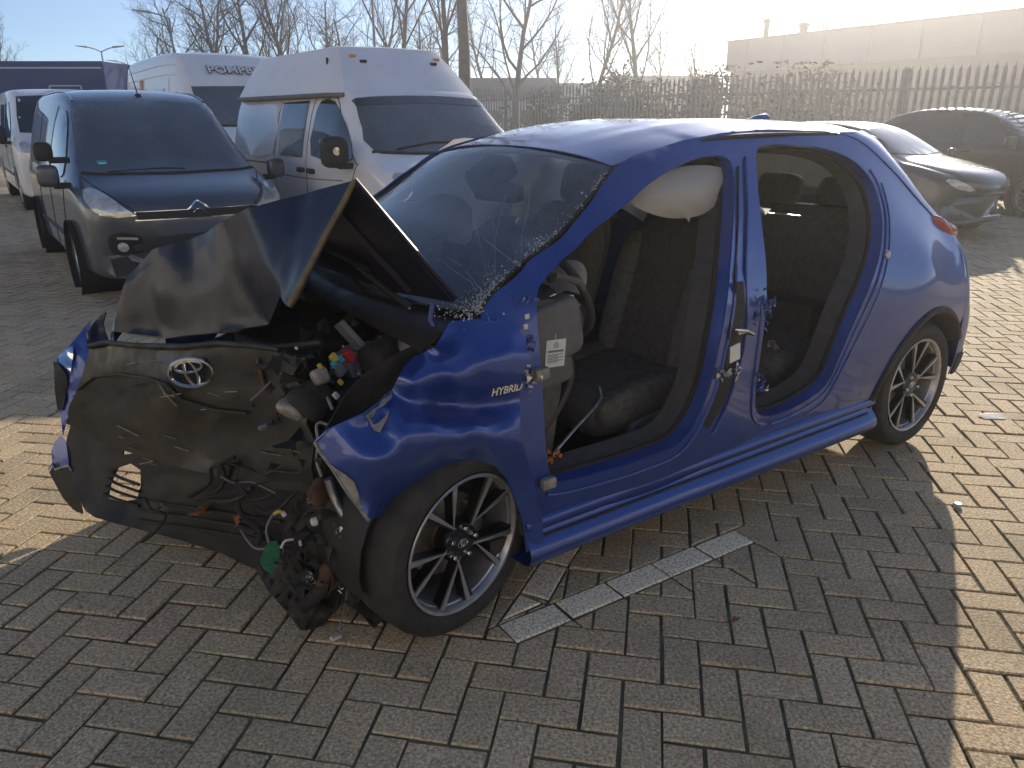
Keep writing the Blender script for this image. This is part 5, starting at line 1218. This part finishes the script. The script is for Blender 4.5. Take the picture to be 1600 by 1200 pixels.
for s in (1, -1):
    V.dec_side('door_window', [(-.15, 1.16), (-.5, 1.15), (-1.10, 1.16), (-1.12, 1.70), (-.75, 1.74), (-.45, 1.50)], 'dark_glass', s, .003, rnd=1)
    V.dec_side('side_window', [(-1.35, 1.2), (-2.1, 1.2), (-2.1, 1.7), (-1.37, 1.7)], 'dark_glass', s, .003, rnd=0)
    V.seam([(-1.2, 1.80), (-1.23, 1.2), (-1.2, .35)], s); V.seam([(-.02, 1.1), (-.2, .8), (-.42, .35)], s); V.seam([(-.4, .55), (-1.6, .55), (-2.7, .55)], s, .025, 'gutter', 'side_rubbing_strip')
    MB().box(V.sd(-1.10, 1.0, s, .012), (.18, .03, .04)).build('door_handle', 'black_plastic', V.e, bevel=.008)
    V.mirror(-.05, .97, 1.22, s, 'black_plastic', 1.35)
    V.dec_front('headlamp', [(s * .58, .86), (s * .80, .90), (s * .86, 1.06), (s * .78, 1.10), (s * .64, 1.02)], 'lamp_lens', .01, .03, .02)
V.wheels((0, -3.1), .945, .335, .21)

# --- two dark cars at the right
def small_car(name, loc, m, label, H, suv=0., group=None):
    V = Veh(name, loc, RZV, label, 'car', group); k = H / 1.45
    st = [(.78, .30, .42, .50, .58, .62, .60, .5), (.76, .22, .45, .58, .72, .76, .74, .6), (.60, .19, .48, .72, .84, .84, .82, .68), (.10, .18, .5, .84, .955, .88, .86, .72), (-.25, .18, .5, .88, 1.03, .885, .87, .70), (-.62, .18, .5, .90, 1.24, .885, .87, .62), (-.98, .18, .5, .91, 1.40, .885, .87, .585), (-1.5, .18, .5, .92, 1.46, .885, .87, .59), (-2.2, .18, .5, .94, 1.44, .885, .87, .58), (-2.7, .2, .5, .96, 1.32, .88, .86, .56), (-3.05, .24, .5, .9, 1.08, .84, .82, .55), (-3.16, .32, .5, .75, .9, .74, .72, .5)]
    st = [(a, b * k, c * k, d * k, e * k, f_, g_, h_) for a, b, c, d, e, f_, g_, h_ in st]
    V.body(st, m, ((.0, .78, .30),), ((0, .31, .36), (-2.56, .31, .36)))
    V.dec_front('windscreen', [(-.66, 1.06 * k), (0, 1.035 * k), (.66, 1.06 * k), (.61, 1.22 * k), (.54, 1.365 * k), (0, 1.385 * k), (-.54, 1.365 * k), (-.61, 1.22 * k)], 'dark_glass', .003, .06, rnd=1)
    for s in (1, -1):
        V.dec_side('door_window', [(-.45, .98 * k), (-1.2, .98 * k), (-1.25, 1.36 * k), (-1.0, 1.33 * k), (-.75, 1.2 * k)], 'dark_glass', s, .003, rnd=1)
        V.dec_side('rear_door_window', [(-1.34, .98 * k), (-2.25, 1.0 * k), (-2.3, 1.2 * k), (-2.0, 1.34 * k), (-1.36, 1.37 * k)], 'dark_glass', s, .003, rnd=1)
        V.seam([(-.30, .95 * k), (-.36, .6 * k), (-.4, .3 * k)], s); V.seam([(-1.28, .95 * k), (-1.3, .6 * k), (-1.28, .3 * k)], s); V.seam([(-2.2, .95 * k), (-2.15, .7 * k)], s)
        for hx in (-1.12, -2.05): blob('door_handle', V.sd(hx, .86 * k, s, .01), (.16, .03, .03), m, V.e)
        V.mirror(-.38, .88, 1.0 * k, s, m, .85)
        V.dec_front('headlamp', [(s * .45, .64 * k), (s * .66, .66 * k), (s * .76, .76 * k), (s * .66, .77 * k)], 'lamp_lens', .008, .03, .01)
        V.seam_f([(s * .50, .74 * k), (s * .62, .86 * k), (s * .70, .96 * k)], .004)
    V.dec_front('grille', [(-.38, .55 * k), (.38, .55 * k), (.42, .66 * k), (-.42, .66 * k)], 'black_plastic', .006, .05, .008, 0)
    V.dec_front('lower_intake', [(-.5, .32 * k), (.5, .32 * k), (.46, .44 * k), (-.46, .44 * k)], 'black_plastic', .006, .05, .008, 0)
    V.wheels((0, -2.56), .875, .31, .215, 'v')
    return V
small_car('parked_car', (5.75, 10.7, 0), 'dark_paint', 'dark low hatchback glinting in the sun behind the wreck\'s tail', 1.42)
small_car('parked_suv', (8.8, 12.8, 0), 'dark_paint2', 'taller dark car behind the glinting hatchback by the fence', 1.62)
# ------------------------------------------------------------------ yard edge and background
mat('galvanised', (.30, .30, .29), .6, .5, noise=.15, nscale=8.)
mat('bark', (.075, .062, .050), .9, noise=.35, nscale=6., bump=.5, bscale=25)
mat('bark_pale', (.12, .10, .075), .9, noise=.35, nscale=4., bump=.5, bscale=20)
mat('twig', (.05, .041, .034), .9)
mat('conifer', (.035, .050, .030), .8); mat('shrub', (.06, .065, .035), .8)
mat('hall_clad', (.24, .25, .27), .5, noise=.05, nscale=.5); mat('hall_wall', (.22, .20, .19), .8, noise=.1, nscale=.8)
mat('trailer_blue', (.03, .055, .17), .85, spec=.15, noise=.08, nscale=1.); mat('trailer_line', (.45, .50, .58), .5)
mat('lamp_post', (.22, .23, .24), .5, .4); mat('render_white', (.7, .7, .69), .8); mat('roof_grey', (.16, .16, .17), .8)
def gp_(u, Y):
    """ground point in the direction of photo column u at distance Y"""
    return ((u - 800) / FPX * Y * math.cos(PITCH) + (u - 800) / FPX * CAMH * math.sin(PITCH), Y)
# --- steel palisade fence
fd = np.array([.581, -.814, 0]); fn_ = np.array([.814, .581, 0]); f0 = np.array([0, 27., 0])
fence = empty('palisade_fence', tuple(f0)); tag(fence, 'grey steel palisade fence with pointed pales behind the cars', 'fence')
fence.rotation_euler = (0, 0, math.atan2(fd[1], fd[0]))
pale = MB().prism([(-.034, .05), (.034, .05), (.034, 2.28), (.022, 2.36), (.012, 2.33), (0, 2.42), (-.012, 2.33), (-.022, 2.36), (-.034, 2.28)], -.004, .010, lambda a, b, h: (a, h - .35 * abs(a), b)).build('pale', 'galvanised', fence, smooth=False)
pm = pale.data; pale.location = (-6, 0, 0)
k = 0; x = -6 + .155
while x < 19:
    o = bpy.data.objects.new('pale', pm); link(o, fence); o.location = (x, 0, random.uniform(-.01, .01)); x += .155
for z in (.45, 2.0): MB().box((6.5, .035, z), (25, .035, .05)).build('rail', 'galvanised', fence, smooth=False)
for i in range(10): MB().box((-6 + 2.75 * i, .08, 1.2), (.06, .06, 2.4)).build('post', 'galvanised', fence, smooth=False)

# --- industrial hall behind the fence
hd = np.array([.48, -.877, 0]); hn = np.array([-.877, -.48, 0])
c0 = np.array([*gp_(1127, 54), 0]); hall = empty('industrial_hall', tuple(c0)); hall.rotation_euler = (0, 0, math.atan2(hd[1], hd[0])); tag(hall, 'large flat-roofed grey industrial hall at the right against the sun', 'building')
MB().box((21, 12.5, 2.1), (42, 24.4, 4.3)).build('wall', 'hall_wall', hall, smooth=False)
MB().box((21, 12.5, 5.1), (42.3, 25, 1.75)).build('cladding', 'hall_clad', hall, smooth=False)
for i in range(14): MB().box((1.6 + i * 3.0, -.03, 5.1), (.05, .08, 1.74)).build('cladding_joint', 'roof_grey', hall, smooth=False)
MB().box((21, 12.5, 6.02), (42.5, 25.2, .10)).build('roof_edge', 'roof_grey', hall, smooth=False)
for i in range(6): MB().box((3.5 + i * 6.5, -.01 + .25, 2.2), (3.2, .06, 1.4)).build('window', 'dark_glass', hall, smooth=False)
mb = MB(); mb.tube([(1.6, 1.5, 5.9), (1.6, 1.5, 7.0)], .16, 10); mb.tube([(1.6, 1.5, 7.0), (1.6, 1.5, 7.25)], .22, 10); mb.build('flue', 'roof_grey', hall)
MB().tube([(1.2, 2, 5.9), (1.2, 2, 12.5)], .035, 6).build('mast', 'roof_grey', hall)
mb = MB(); mb.tube([(4.6, 1.5, 5.9), (4.6, 1.5, 6.6)], .25, 10); mb.tube([(4.6, 1.5, 6.6), (4.6, 1.5, 6.8)], [.42, .2], 10); mb.build('flue', 'roof_grey', hall)

# --- bare winter trees
TREES = [('thick', 727, 30, 'thick straight trunk rising behind the high-roof van', 1.0, 0), ('thin', 704, 36, 'slimmer leaning tree just left of the thick trunk', 1.0, .5), ('spread', 800, 45, 'spreading bare tree right of the thick trunk above the fence', 1.0, 1.2), ('thin', 627, 44, 'slender bare tree above the high-roof van', 1.05, 2.2),
         ('upright', 930, 50, 'left of two bare trees standing over the dark conifer', .95, .3), ('upright', 990, 46, 'right of two bare trees standing over the dark conifer', .98, 2.6), ('spread', 335, 44, 'broad bare tree above the camper van roof', .78, 2.0), ('spread', 398, 46, 'bare tree between camper and high-roof van', .92, 3.6), ('upright', 470, 44, 'bare tree directly above the rear of the high-roof van', .9, 4.4),
         ('spread', 560, 52, 'low twiggy tree above the middle of the high roof', .72, 5.3), ('spread', 1250, 66, 'bare treetop showing above the industrial hall', 1.0, .8), ('upright', 6, 54, 'bare tree at the left edge above the blue trailer', .62, 1.9), ('spread', 655, 56, 'thin hazy tree between the slender trunks', .8, 3.0), ('upright', 1095, 46, 'small bare tree left of the hall corner', .52, 3.9), ('upright', 875, 56, 'thin far tree between spreading tree and conifer', .7, 5.0), ('upright', 250, 60, 'far bare tree left of the camper van roof', .72, .2), ('spread', 365, 58, 'dense far crown behind the camper van lettering', .98, 5.6), ('upright', 430, 60, 'dense far crown between camper and high roof', 1.0, 1.4), ('spread', 510, 60, 'wide far crown above the high roof edge', .95, 2.9), ('upright', 595, 58, 'far upright crown beside the tall lamp post', 1.0, .6), ('spread', 680, 60, 'far crown left of the leaning tree', 1.0, 1.7), ('upright', 760, 62, 'far upright crown right of the thick trunk', .95, 3.3), ('spread', 850, 64, 'far low crown above the fence', .8, 4.6), ('upright', 1030, 64, 'far crown right of the paired trees', .8, 2.4), ('spread', 300, 52, 'pale twiggy tree behind the single-armed street lamp', .8, 4.1)]
PROTO = {}
def tree_parts(key):
    if key in PROTO: return PROTO[key]
    h, r, seed, sp_, fi, be, mm, up_ = {'thick': (13, .27, 11, .42, .42, .035, 'bark_pale', .10), 'thin': (12, .15, 12, .42, .28, .06, 'bark', .12), 'spread': (10, .20, 13, .55, .16, .09, 'bark', .12), 'upright': (10, .18, 15, .40, .18, .07, 'bark', .16)}[key]
    rn = random.Random(seed); T = MB(); C = MB()
    KID = {0: 12, 1: 8, 2: 6, 3: 5, 4: 0}
    def limb(p, d, L, r0, lev):
        n = (7, 5, 3, 2, 2)[lev]; pts = [p.copy()]; rs = [r0]; q = p.copy(); dd = d.copy(); b_ = be * (1 + .5 * lev)
        for i in range(n):
            dd = (dd + Vector((rn.gauss(0, b_), rn.gauss(0, b_), rn.gauss(0, b_) + (up_ if lev else 0)))).normalized(); q = q + dd * (L / n); pts.append(q.copy()); rs.append(max(.0035, r0 * (1 - (i + 1) / n * .75)))
        (T if lev == 0 else C).tube(pts, rs, (9, 6, 4, 3, 3)[lev], cap=False)
        for c in range(KID[lev]):
            t = (fi + (1 - fi) * (c + rn.random() * .8) / KID[lev]) if lev == 0 else (.15 + .85 * (c + rn.random()) / KID[lev])
            t = min(t, .995); i = min(int(t * n), n - 1); w = t * n - i; b = pts[i].lerp(pts[i + 1], w); br = rs[i] + (rs[i + 1] - rs[i]) * w
            ax = (pts[i + 1] - pts[i]).normalized(); o = ax.orthogonal().normalized(); o.rotate(Quaternion(ax, c * 2.4 + rn.uniform(-.6, .6)))
            nd = (ax * (1 - sp_ * rn.uniform(.6, 1.1)) + o * sp_ * rn.uniform(.9, 1.4)).normalized()
            limb(b, nd, L * (.50, .50, .50, .45)[lev] * rn.uniform(.65, 1.1) * (1.2 - .5 * t), max(min(br * .72, r0 * (.42, .45, .5, .55)[lev]) * rn.uniform(.75, 1.0), .0045), lev + 1)
    limb(Vector((0, 0, -.05)), Vector((rn.gauss(0, .02), rn.gauss(0, .02), 1)).normalized(), h, r, 0)
    a = T.build('trunk', mm); b = C.build('crown', 'twig'); PROTO[key] = (a.data, b.data); bpy.data.objects.remove(a); bpy.data.objects.remove(b)
    return PROTO[key]
for key, u, Y, lab, sc, rz in TREES:
    x, y = gp_(u, Y); e = empty('bare_tree', (x, y, 0), rz); e.scale = (sc, sc, sc); tag(e, lab, 'tree', 'bare winter trees behind the yard')
    for nm, d in zip(('trunk', 'crown'), tree_parts(key)): link(bpy.data.objects.new(nm, d), e)

# --- evergreen shrubs and hedge plants behind the fence
def shrub(name, u, Y, w, h, n, m, label, seed, cone=False, cat='shrub'):
    rn = random.Random(seed); x, y = gp_(u, Y); e = empty(name, (x, y, 0)); tag(e, label, cat)
    MB().tube([(0, 0, -.05), (.03, 0, h * .5), (0, 0, h * .85)], [.07, .05, .02], 6).build('trunk', 'bark', e)
    v = []; f = []
    lobes = [(rn.gauss(0, w * .22), rn.gauss(0, w * .22), h * rn.uniform(.25, .8), w * rn.uniform(.22, .36)) for _ in range(12)]
    for i in range(n):
        if cone:
            t = rn.random() ** .8; rr = w * .5 * (1 - t) * (.45 + .55 * rn.random()) + .05; a = rn.uniform(0, 2 * PI); c = Vector((rr * math.cos(a), rr * math.sin(a), .15 + t * h))
        else:
            lx, ly, lz, lr = rn.choice(lobes); d = Vector((rn.gauss(0, 1), rn.gauss(0, 1), rn.gauss(0, 1))).normalized() * lr * rn.uniform(.5, 1.15); c = Vector((lx, ly, lz)) + d
            c.z = max(.05, min(h, c.z))
        s = rn.uniform(.05, .13); d1 = Vector((rn.gauss(0, 1), rn.gauss(0, 1), rn.gauss(0, .6))).normalized() * s; d2 = Vector((rn.gauss(0, 1), rn.gauss(0, 1), rn.gauss(0, 1))).normalized() * s * .5
        k = len(v); v += [c - d1, c + d2, c + d1, c - d2]; f.append((k, k + 1, k + 2, k + 3))
    mesh('crown', v, f, m, e, smooth=False)
shrub('conifer_shrub', 962, 33, 3.4, 3.5, 3200, 'conifer', 'dark dense evergreen shrub above the fence', 41)
shrub('conifer_shrub', 842, 35, 2.4, 2.7, 2000, 'conifer', 'smaller dark evergreen left of the dense one', 42)
shrub('garden_shrub', 1045, 31, 3.0, 2.8, 2200, 'shrub', 'loose brownish bush left of the hall corner', 43)
shrub('garden_shrub', 1105, 29, 2.6, 3.2, 2000, 'shrub', 'taller loose bush in front of the hall corner', 44)
shrub('garden_shrub', 1210, 26, 4.5, 3.0, 2600, 'shrub', 'wide leafy bush in front of the hall wall', 45)
shrub('garden_shrub', 905, 34, 2.0, 2.3, 1400, 'shrub', 'low bush between the two evergreens', 46)

# --- far low houses behind the fence
def house(u, Y, w, d, h, rh, label, m='render_white'):
    x, y = gp_(u, Y); e = empty('far_house', (x, y, 0)); tag(e, label, 'house')
    MB().box((0, 0, h / 2), (w, d, h)).build('wall', m, e, smooth=False)
    MB().prism([(-d / 2 - .3, h), (d / 2 + .3, h), (0, h + rh)], -w / 2 - .3, w / 2 + .3, lambda a, b, q: (q, a, b)).build('roof', 'roof_grey', e, smooth=False)
    for i in range(3): MB().box((-w * .3 + i * w * .3, -d / 2 - .02, h * .55), (w * .14, .06, h * .35)).build('window', 'dark_glass', e, smooth=False)
house(770, 62, 9, 7, 2.6, 1.6, 'low white house seen between trunk and spreading tree'); house(900, 85, 12, 8, 3.2, 1.5, 'far pale building left of the dark evergreen'); house(1030, 80, 10, 8, 3.2, 2.0, 'far house right of the paired trees', 'hall_wall'); house(585, 90, 16, 8, 3.5, 2.2, 'far house behind the high-roof van', 'hall_wall')

# --- blue trailer at the far left
x, y = gp_(88, 30); tr = empty('blue_trailer', (x, y, 0)); tag(tr, 'long dark blue box trailer with pale stripe behind the vans', 'trailer')
MB().box((-1.6, 0, 2.15), (9.0, 2.5, 2.3)).build('box', 'trailer_blue', tr, bevel=.06, smooth=False)
MB().box((-1.6, -1.26, 3.08), (8.9, .02, .05)).build('stripe', 'trailer_line', tr, smooth=False)
mb = MB(); mb.box((1.5, -1.262, 2.50), (1.1, .02, .04)); mb.box((.95, -1.262, 2.35), (.04, .02, .3)); mb.box((2.05, -1.262, 2.35), (.04, .02, .3)); mb.build('hatch_frame', 'trailer_line', tr, smooth=False)
MB().box((-1.6, 0, .85), (8.6, 2.2, .25)).build('chassis', 'black_plastic', tr, smooth=False)
for xx in (-4.5, -3.3, -2.1): make_wheel(tr, (xx, -1.2, .48), (0, 0, 0), 0, -1, False, .48, .28, style='n')
x, y = gp_(200, 36); tb = empty('blue_container', (x, y, 0)); tag(tb, 'smaller blue container between trailer and camper van', 'container')
MB().box((0, 0, 1.3), (1.6, 2.4, 2.6)).build('box', 'trailer_blue', tb, bevel=.05, smooth=False); MB().box((0, -1.21, 1.3), (.03, .03, 2.4)).build('door_gap', 'black_plastic', tb, smooth=False)
MB().prism([(-.8, 2.6), (.8, 2.6), (.8, 2.75), (-.8, 3.0)], -1.2, 1.2, lambda a, b, q: (a, q, b)).build('roof', 'trailer_blue', tb, smooth=False)

# --- street lamps
def street_lamp(u, Y, h, arms, label):
    x, y = gp_(u, Y); e = empty('street_lamp', (x, y, 0)); tag(e, label, 'street lamp', 'street lamps beyond the vans')
    MB().tube([(0, 0, -.05), (0, 0, 1), (0, 0, h)], [.09, .08, .05], 8).build('pole', 'lamp_post', e)
    for s in arms:
        MB().tube([(0, 0, h - .05), (s * .5, 0, h + .15), (s * 1.0, 0, h + .28)], .035, 6).build('arm', 'lamp_post', e)
        MB().prism([(.9, -.03), (1.75, .12), (1.75, .18), (.9, .12)], -.13, .13, lambda a, b, q: (s * a, q, h + .22 + b * .8)).build('lamp_head', 'lamp_post', e, smooth=False)
street_lamp(180, 60, 5.9, (1, -1), 'twin-armed street lamp above the end of the blue trailer')
street_lamp(291, 42, 6.1, (-1,), 'single-armed street lamp left of the bare trees')
street_lamp(215, 75, 5.9, (-1,), 'small far street lamp left of the camper van roof')
street_lamp(594, 40, 9.5, (1,), 'tall thin lamp post behind the high-roof van')

# --- steam rising behind the hall corner
def volume_mat(name, dens, aniso, col, noise=False):
    m = bpy.data.materials.new(name); m.use_nodes = True; nt = m.node_tree; nt.nodes.remove(nt.nodes['Principled BSDF'])
    pv = _n(nt, 'ShaderNodeVolumePrincipled'); pv.inputs['Color'].default_value = (*col, 1); pv.inputs['Density'].default_value = dens; pv.inputs['Anisotropy'].default_value = aniso
    nt.links.new(pv.outputs[0], nt.nodes['Material Output'].inputs['Volume']); M[name] = m
    return m
volume_mat('steam', .10, .3, (1, 1, 1))
x, y = gp_(1135, 62); pr = []
for k in range(22):
    t = k / 21; r = (.35 + 1.7 * t ** .8) * math.sin(PI * min(1, .06 + t * .90)) ** .5; pr.append((r, 3.5 + 9 * t, t))
sv_ = []; sf_ = []
for r, z, t in pr:
    for i in range(20):
        a = 2 * PI * i / 20; q = Vector((math.cos(a), math.sin(a), z * .55)); rr_ = r * (1 + .45 * mnoise.noise(q * 1.3) + .2 * mnoise.noise(q * 3.1)); sv_.append((x + 1.6 * t * t + rr_ * math.cos(a), y + rr_ * math.sin(a), z))
for k in range(21):
    for i in range(20): sf_.append((k * 20 + i, k * 20 + (i + 1) % 20, (k + 1) * 20 + (i + 1) % 20, (k + 1) * 20 + i))
sf_ += [tuple(range(19, -1, -1)), tuple(range(420, 440))]
tag(mesh('steam_plume', sv_, sf_, 'steam', smooth=True), 'faint steam plume rising left of the industrial hall', 'steam', kind='stuff')
# --- small things lying about
mat('sky_plastic', (.35, .48, .65), .4)
def leaf_at(name, p, s, rot, m, parent, label=None, cat=None):
    """oak leaf: lobed, slightly curled"""
    pts = []
    for i in range(24):
        a = 2 * PI * i / 24; r = (1 + .30 * math.cos(5 * a)) * (.62 + .38 * abs(math.cos(a))); pts.append((r * math.cos(a) * s, r * math.sin(a) * s * .7))
    v = [(a, b, .25 * (a * a + b * b) / s + .004 * math.sin(a * 200)) for a, b in pts] + [(0, 0, 0)]; f = [(i, (i + 1) % 24, 24) for i in range(24)]
    o = mesh(name, v, f, m, parent, smooth=False, thick=.0008); o.location = p; o.rotation_euler = rot
    if label: tag(o, label, cat, 'fallen leaves')
    return o
def carw(p): p = np.array(p); return tuple(CO + CF * p[0] + CL * p[1] + np.array([0, 0, p[2]]))
for (u, v, dd, s, rz, lab) in ((318, 799, -.0, .040, .3, 'left brown oak leaf caught on the torn bumper'), (372, 818, .0, .045, 1.2, 'right brown oak leaf caught on the torn bumper'), (250, 795, .0, .018, .8, 'small dark leaf beside the bent grille slats')):
    q = np.array(lmap(u, v)) + (.035, 0, .004); leaf_at('oak_leaf', carw(q), s, (1.1, .2, rz + 3.7), 'dead_leaf', None, lab, 'leaf')
q = at_ground(1147, 971); leaf_at('oak_leaf', (q[0], q[1], .006), .018, (.1, .1, .5), 'dead_leaf', None, 'small orange leaf lying in the shaded pavers', 'leaf')
q = at_ground(1496, 791); o = MB().lathe([(0, .011), (.014, .011), (.017, .008), (.017, 0), (0, 0)], 20, 'z', (q[0], q[1], .003)).build('bottle_cap', 'sky_plastic', angle=30); tag(o, 'small blue-white cap lying on the sunlit pavers', 'cap')
q = at_ground(525, 998); o = MB().box((q[0], q[1], .006), (.035, .018, .010), (0, .1, .8)).build('plastic_shard', 'white_plastic', bevel=.003); tag(o, 'pale plastic shard on the pavers before the front wheel', 'shard')
q = at_ground(1550, 652); o = mesh('paper_scrap', [(q[0] - .06, q[1] - .03, .004), (q[0] + .05, q[1] - .04, .006), (q[0] + .07, q[1] + .03, .012), (q[0], q[1] + .05, .006), (q[0] - .07, q[1] + .02, .010)], [(0, 1, 2, 3, 4)], 'paper', smooth=False, thick=.001); tag(o, 'white paper scrap on the sunlit paving beside the rear wheel', 'paper')
mb = MB(); random.seed(77)
for i in range(160):
    u, v = random.choice(((random.uniform(420, 640), random.uniform(960, 1040)), (random.uniform(250, 520), random.uniform(860, 1000)), (random.uniform(820, 1200), random.uniform(760, 900)), (random.uniform(1100, 1500), random.uniform(700, 1000)))); q = at_ground(u, v); s = random.uniform(.002, .006)
    mb.box((q[0], q[1], .003), (s, s * .8, s * .6), (random.random(), random.random(), random.random() * 3))
tag(mb.build('glass_grit', 'crushed_glass', smooth=False), 'scattered glass crumbs and grit on the pavers', 'grit', kind='stuff')

# --- hazy air against the low sun
volume_mat('air', .0034, .70, (.95, .96, 1.0))
hz = MB().box((0, 30, 7.25), (170, 170, 16.5)).build('haze', 'air', smooth=False); tag(hz, kind='stuff')
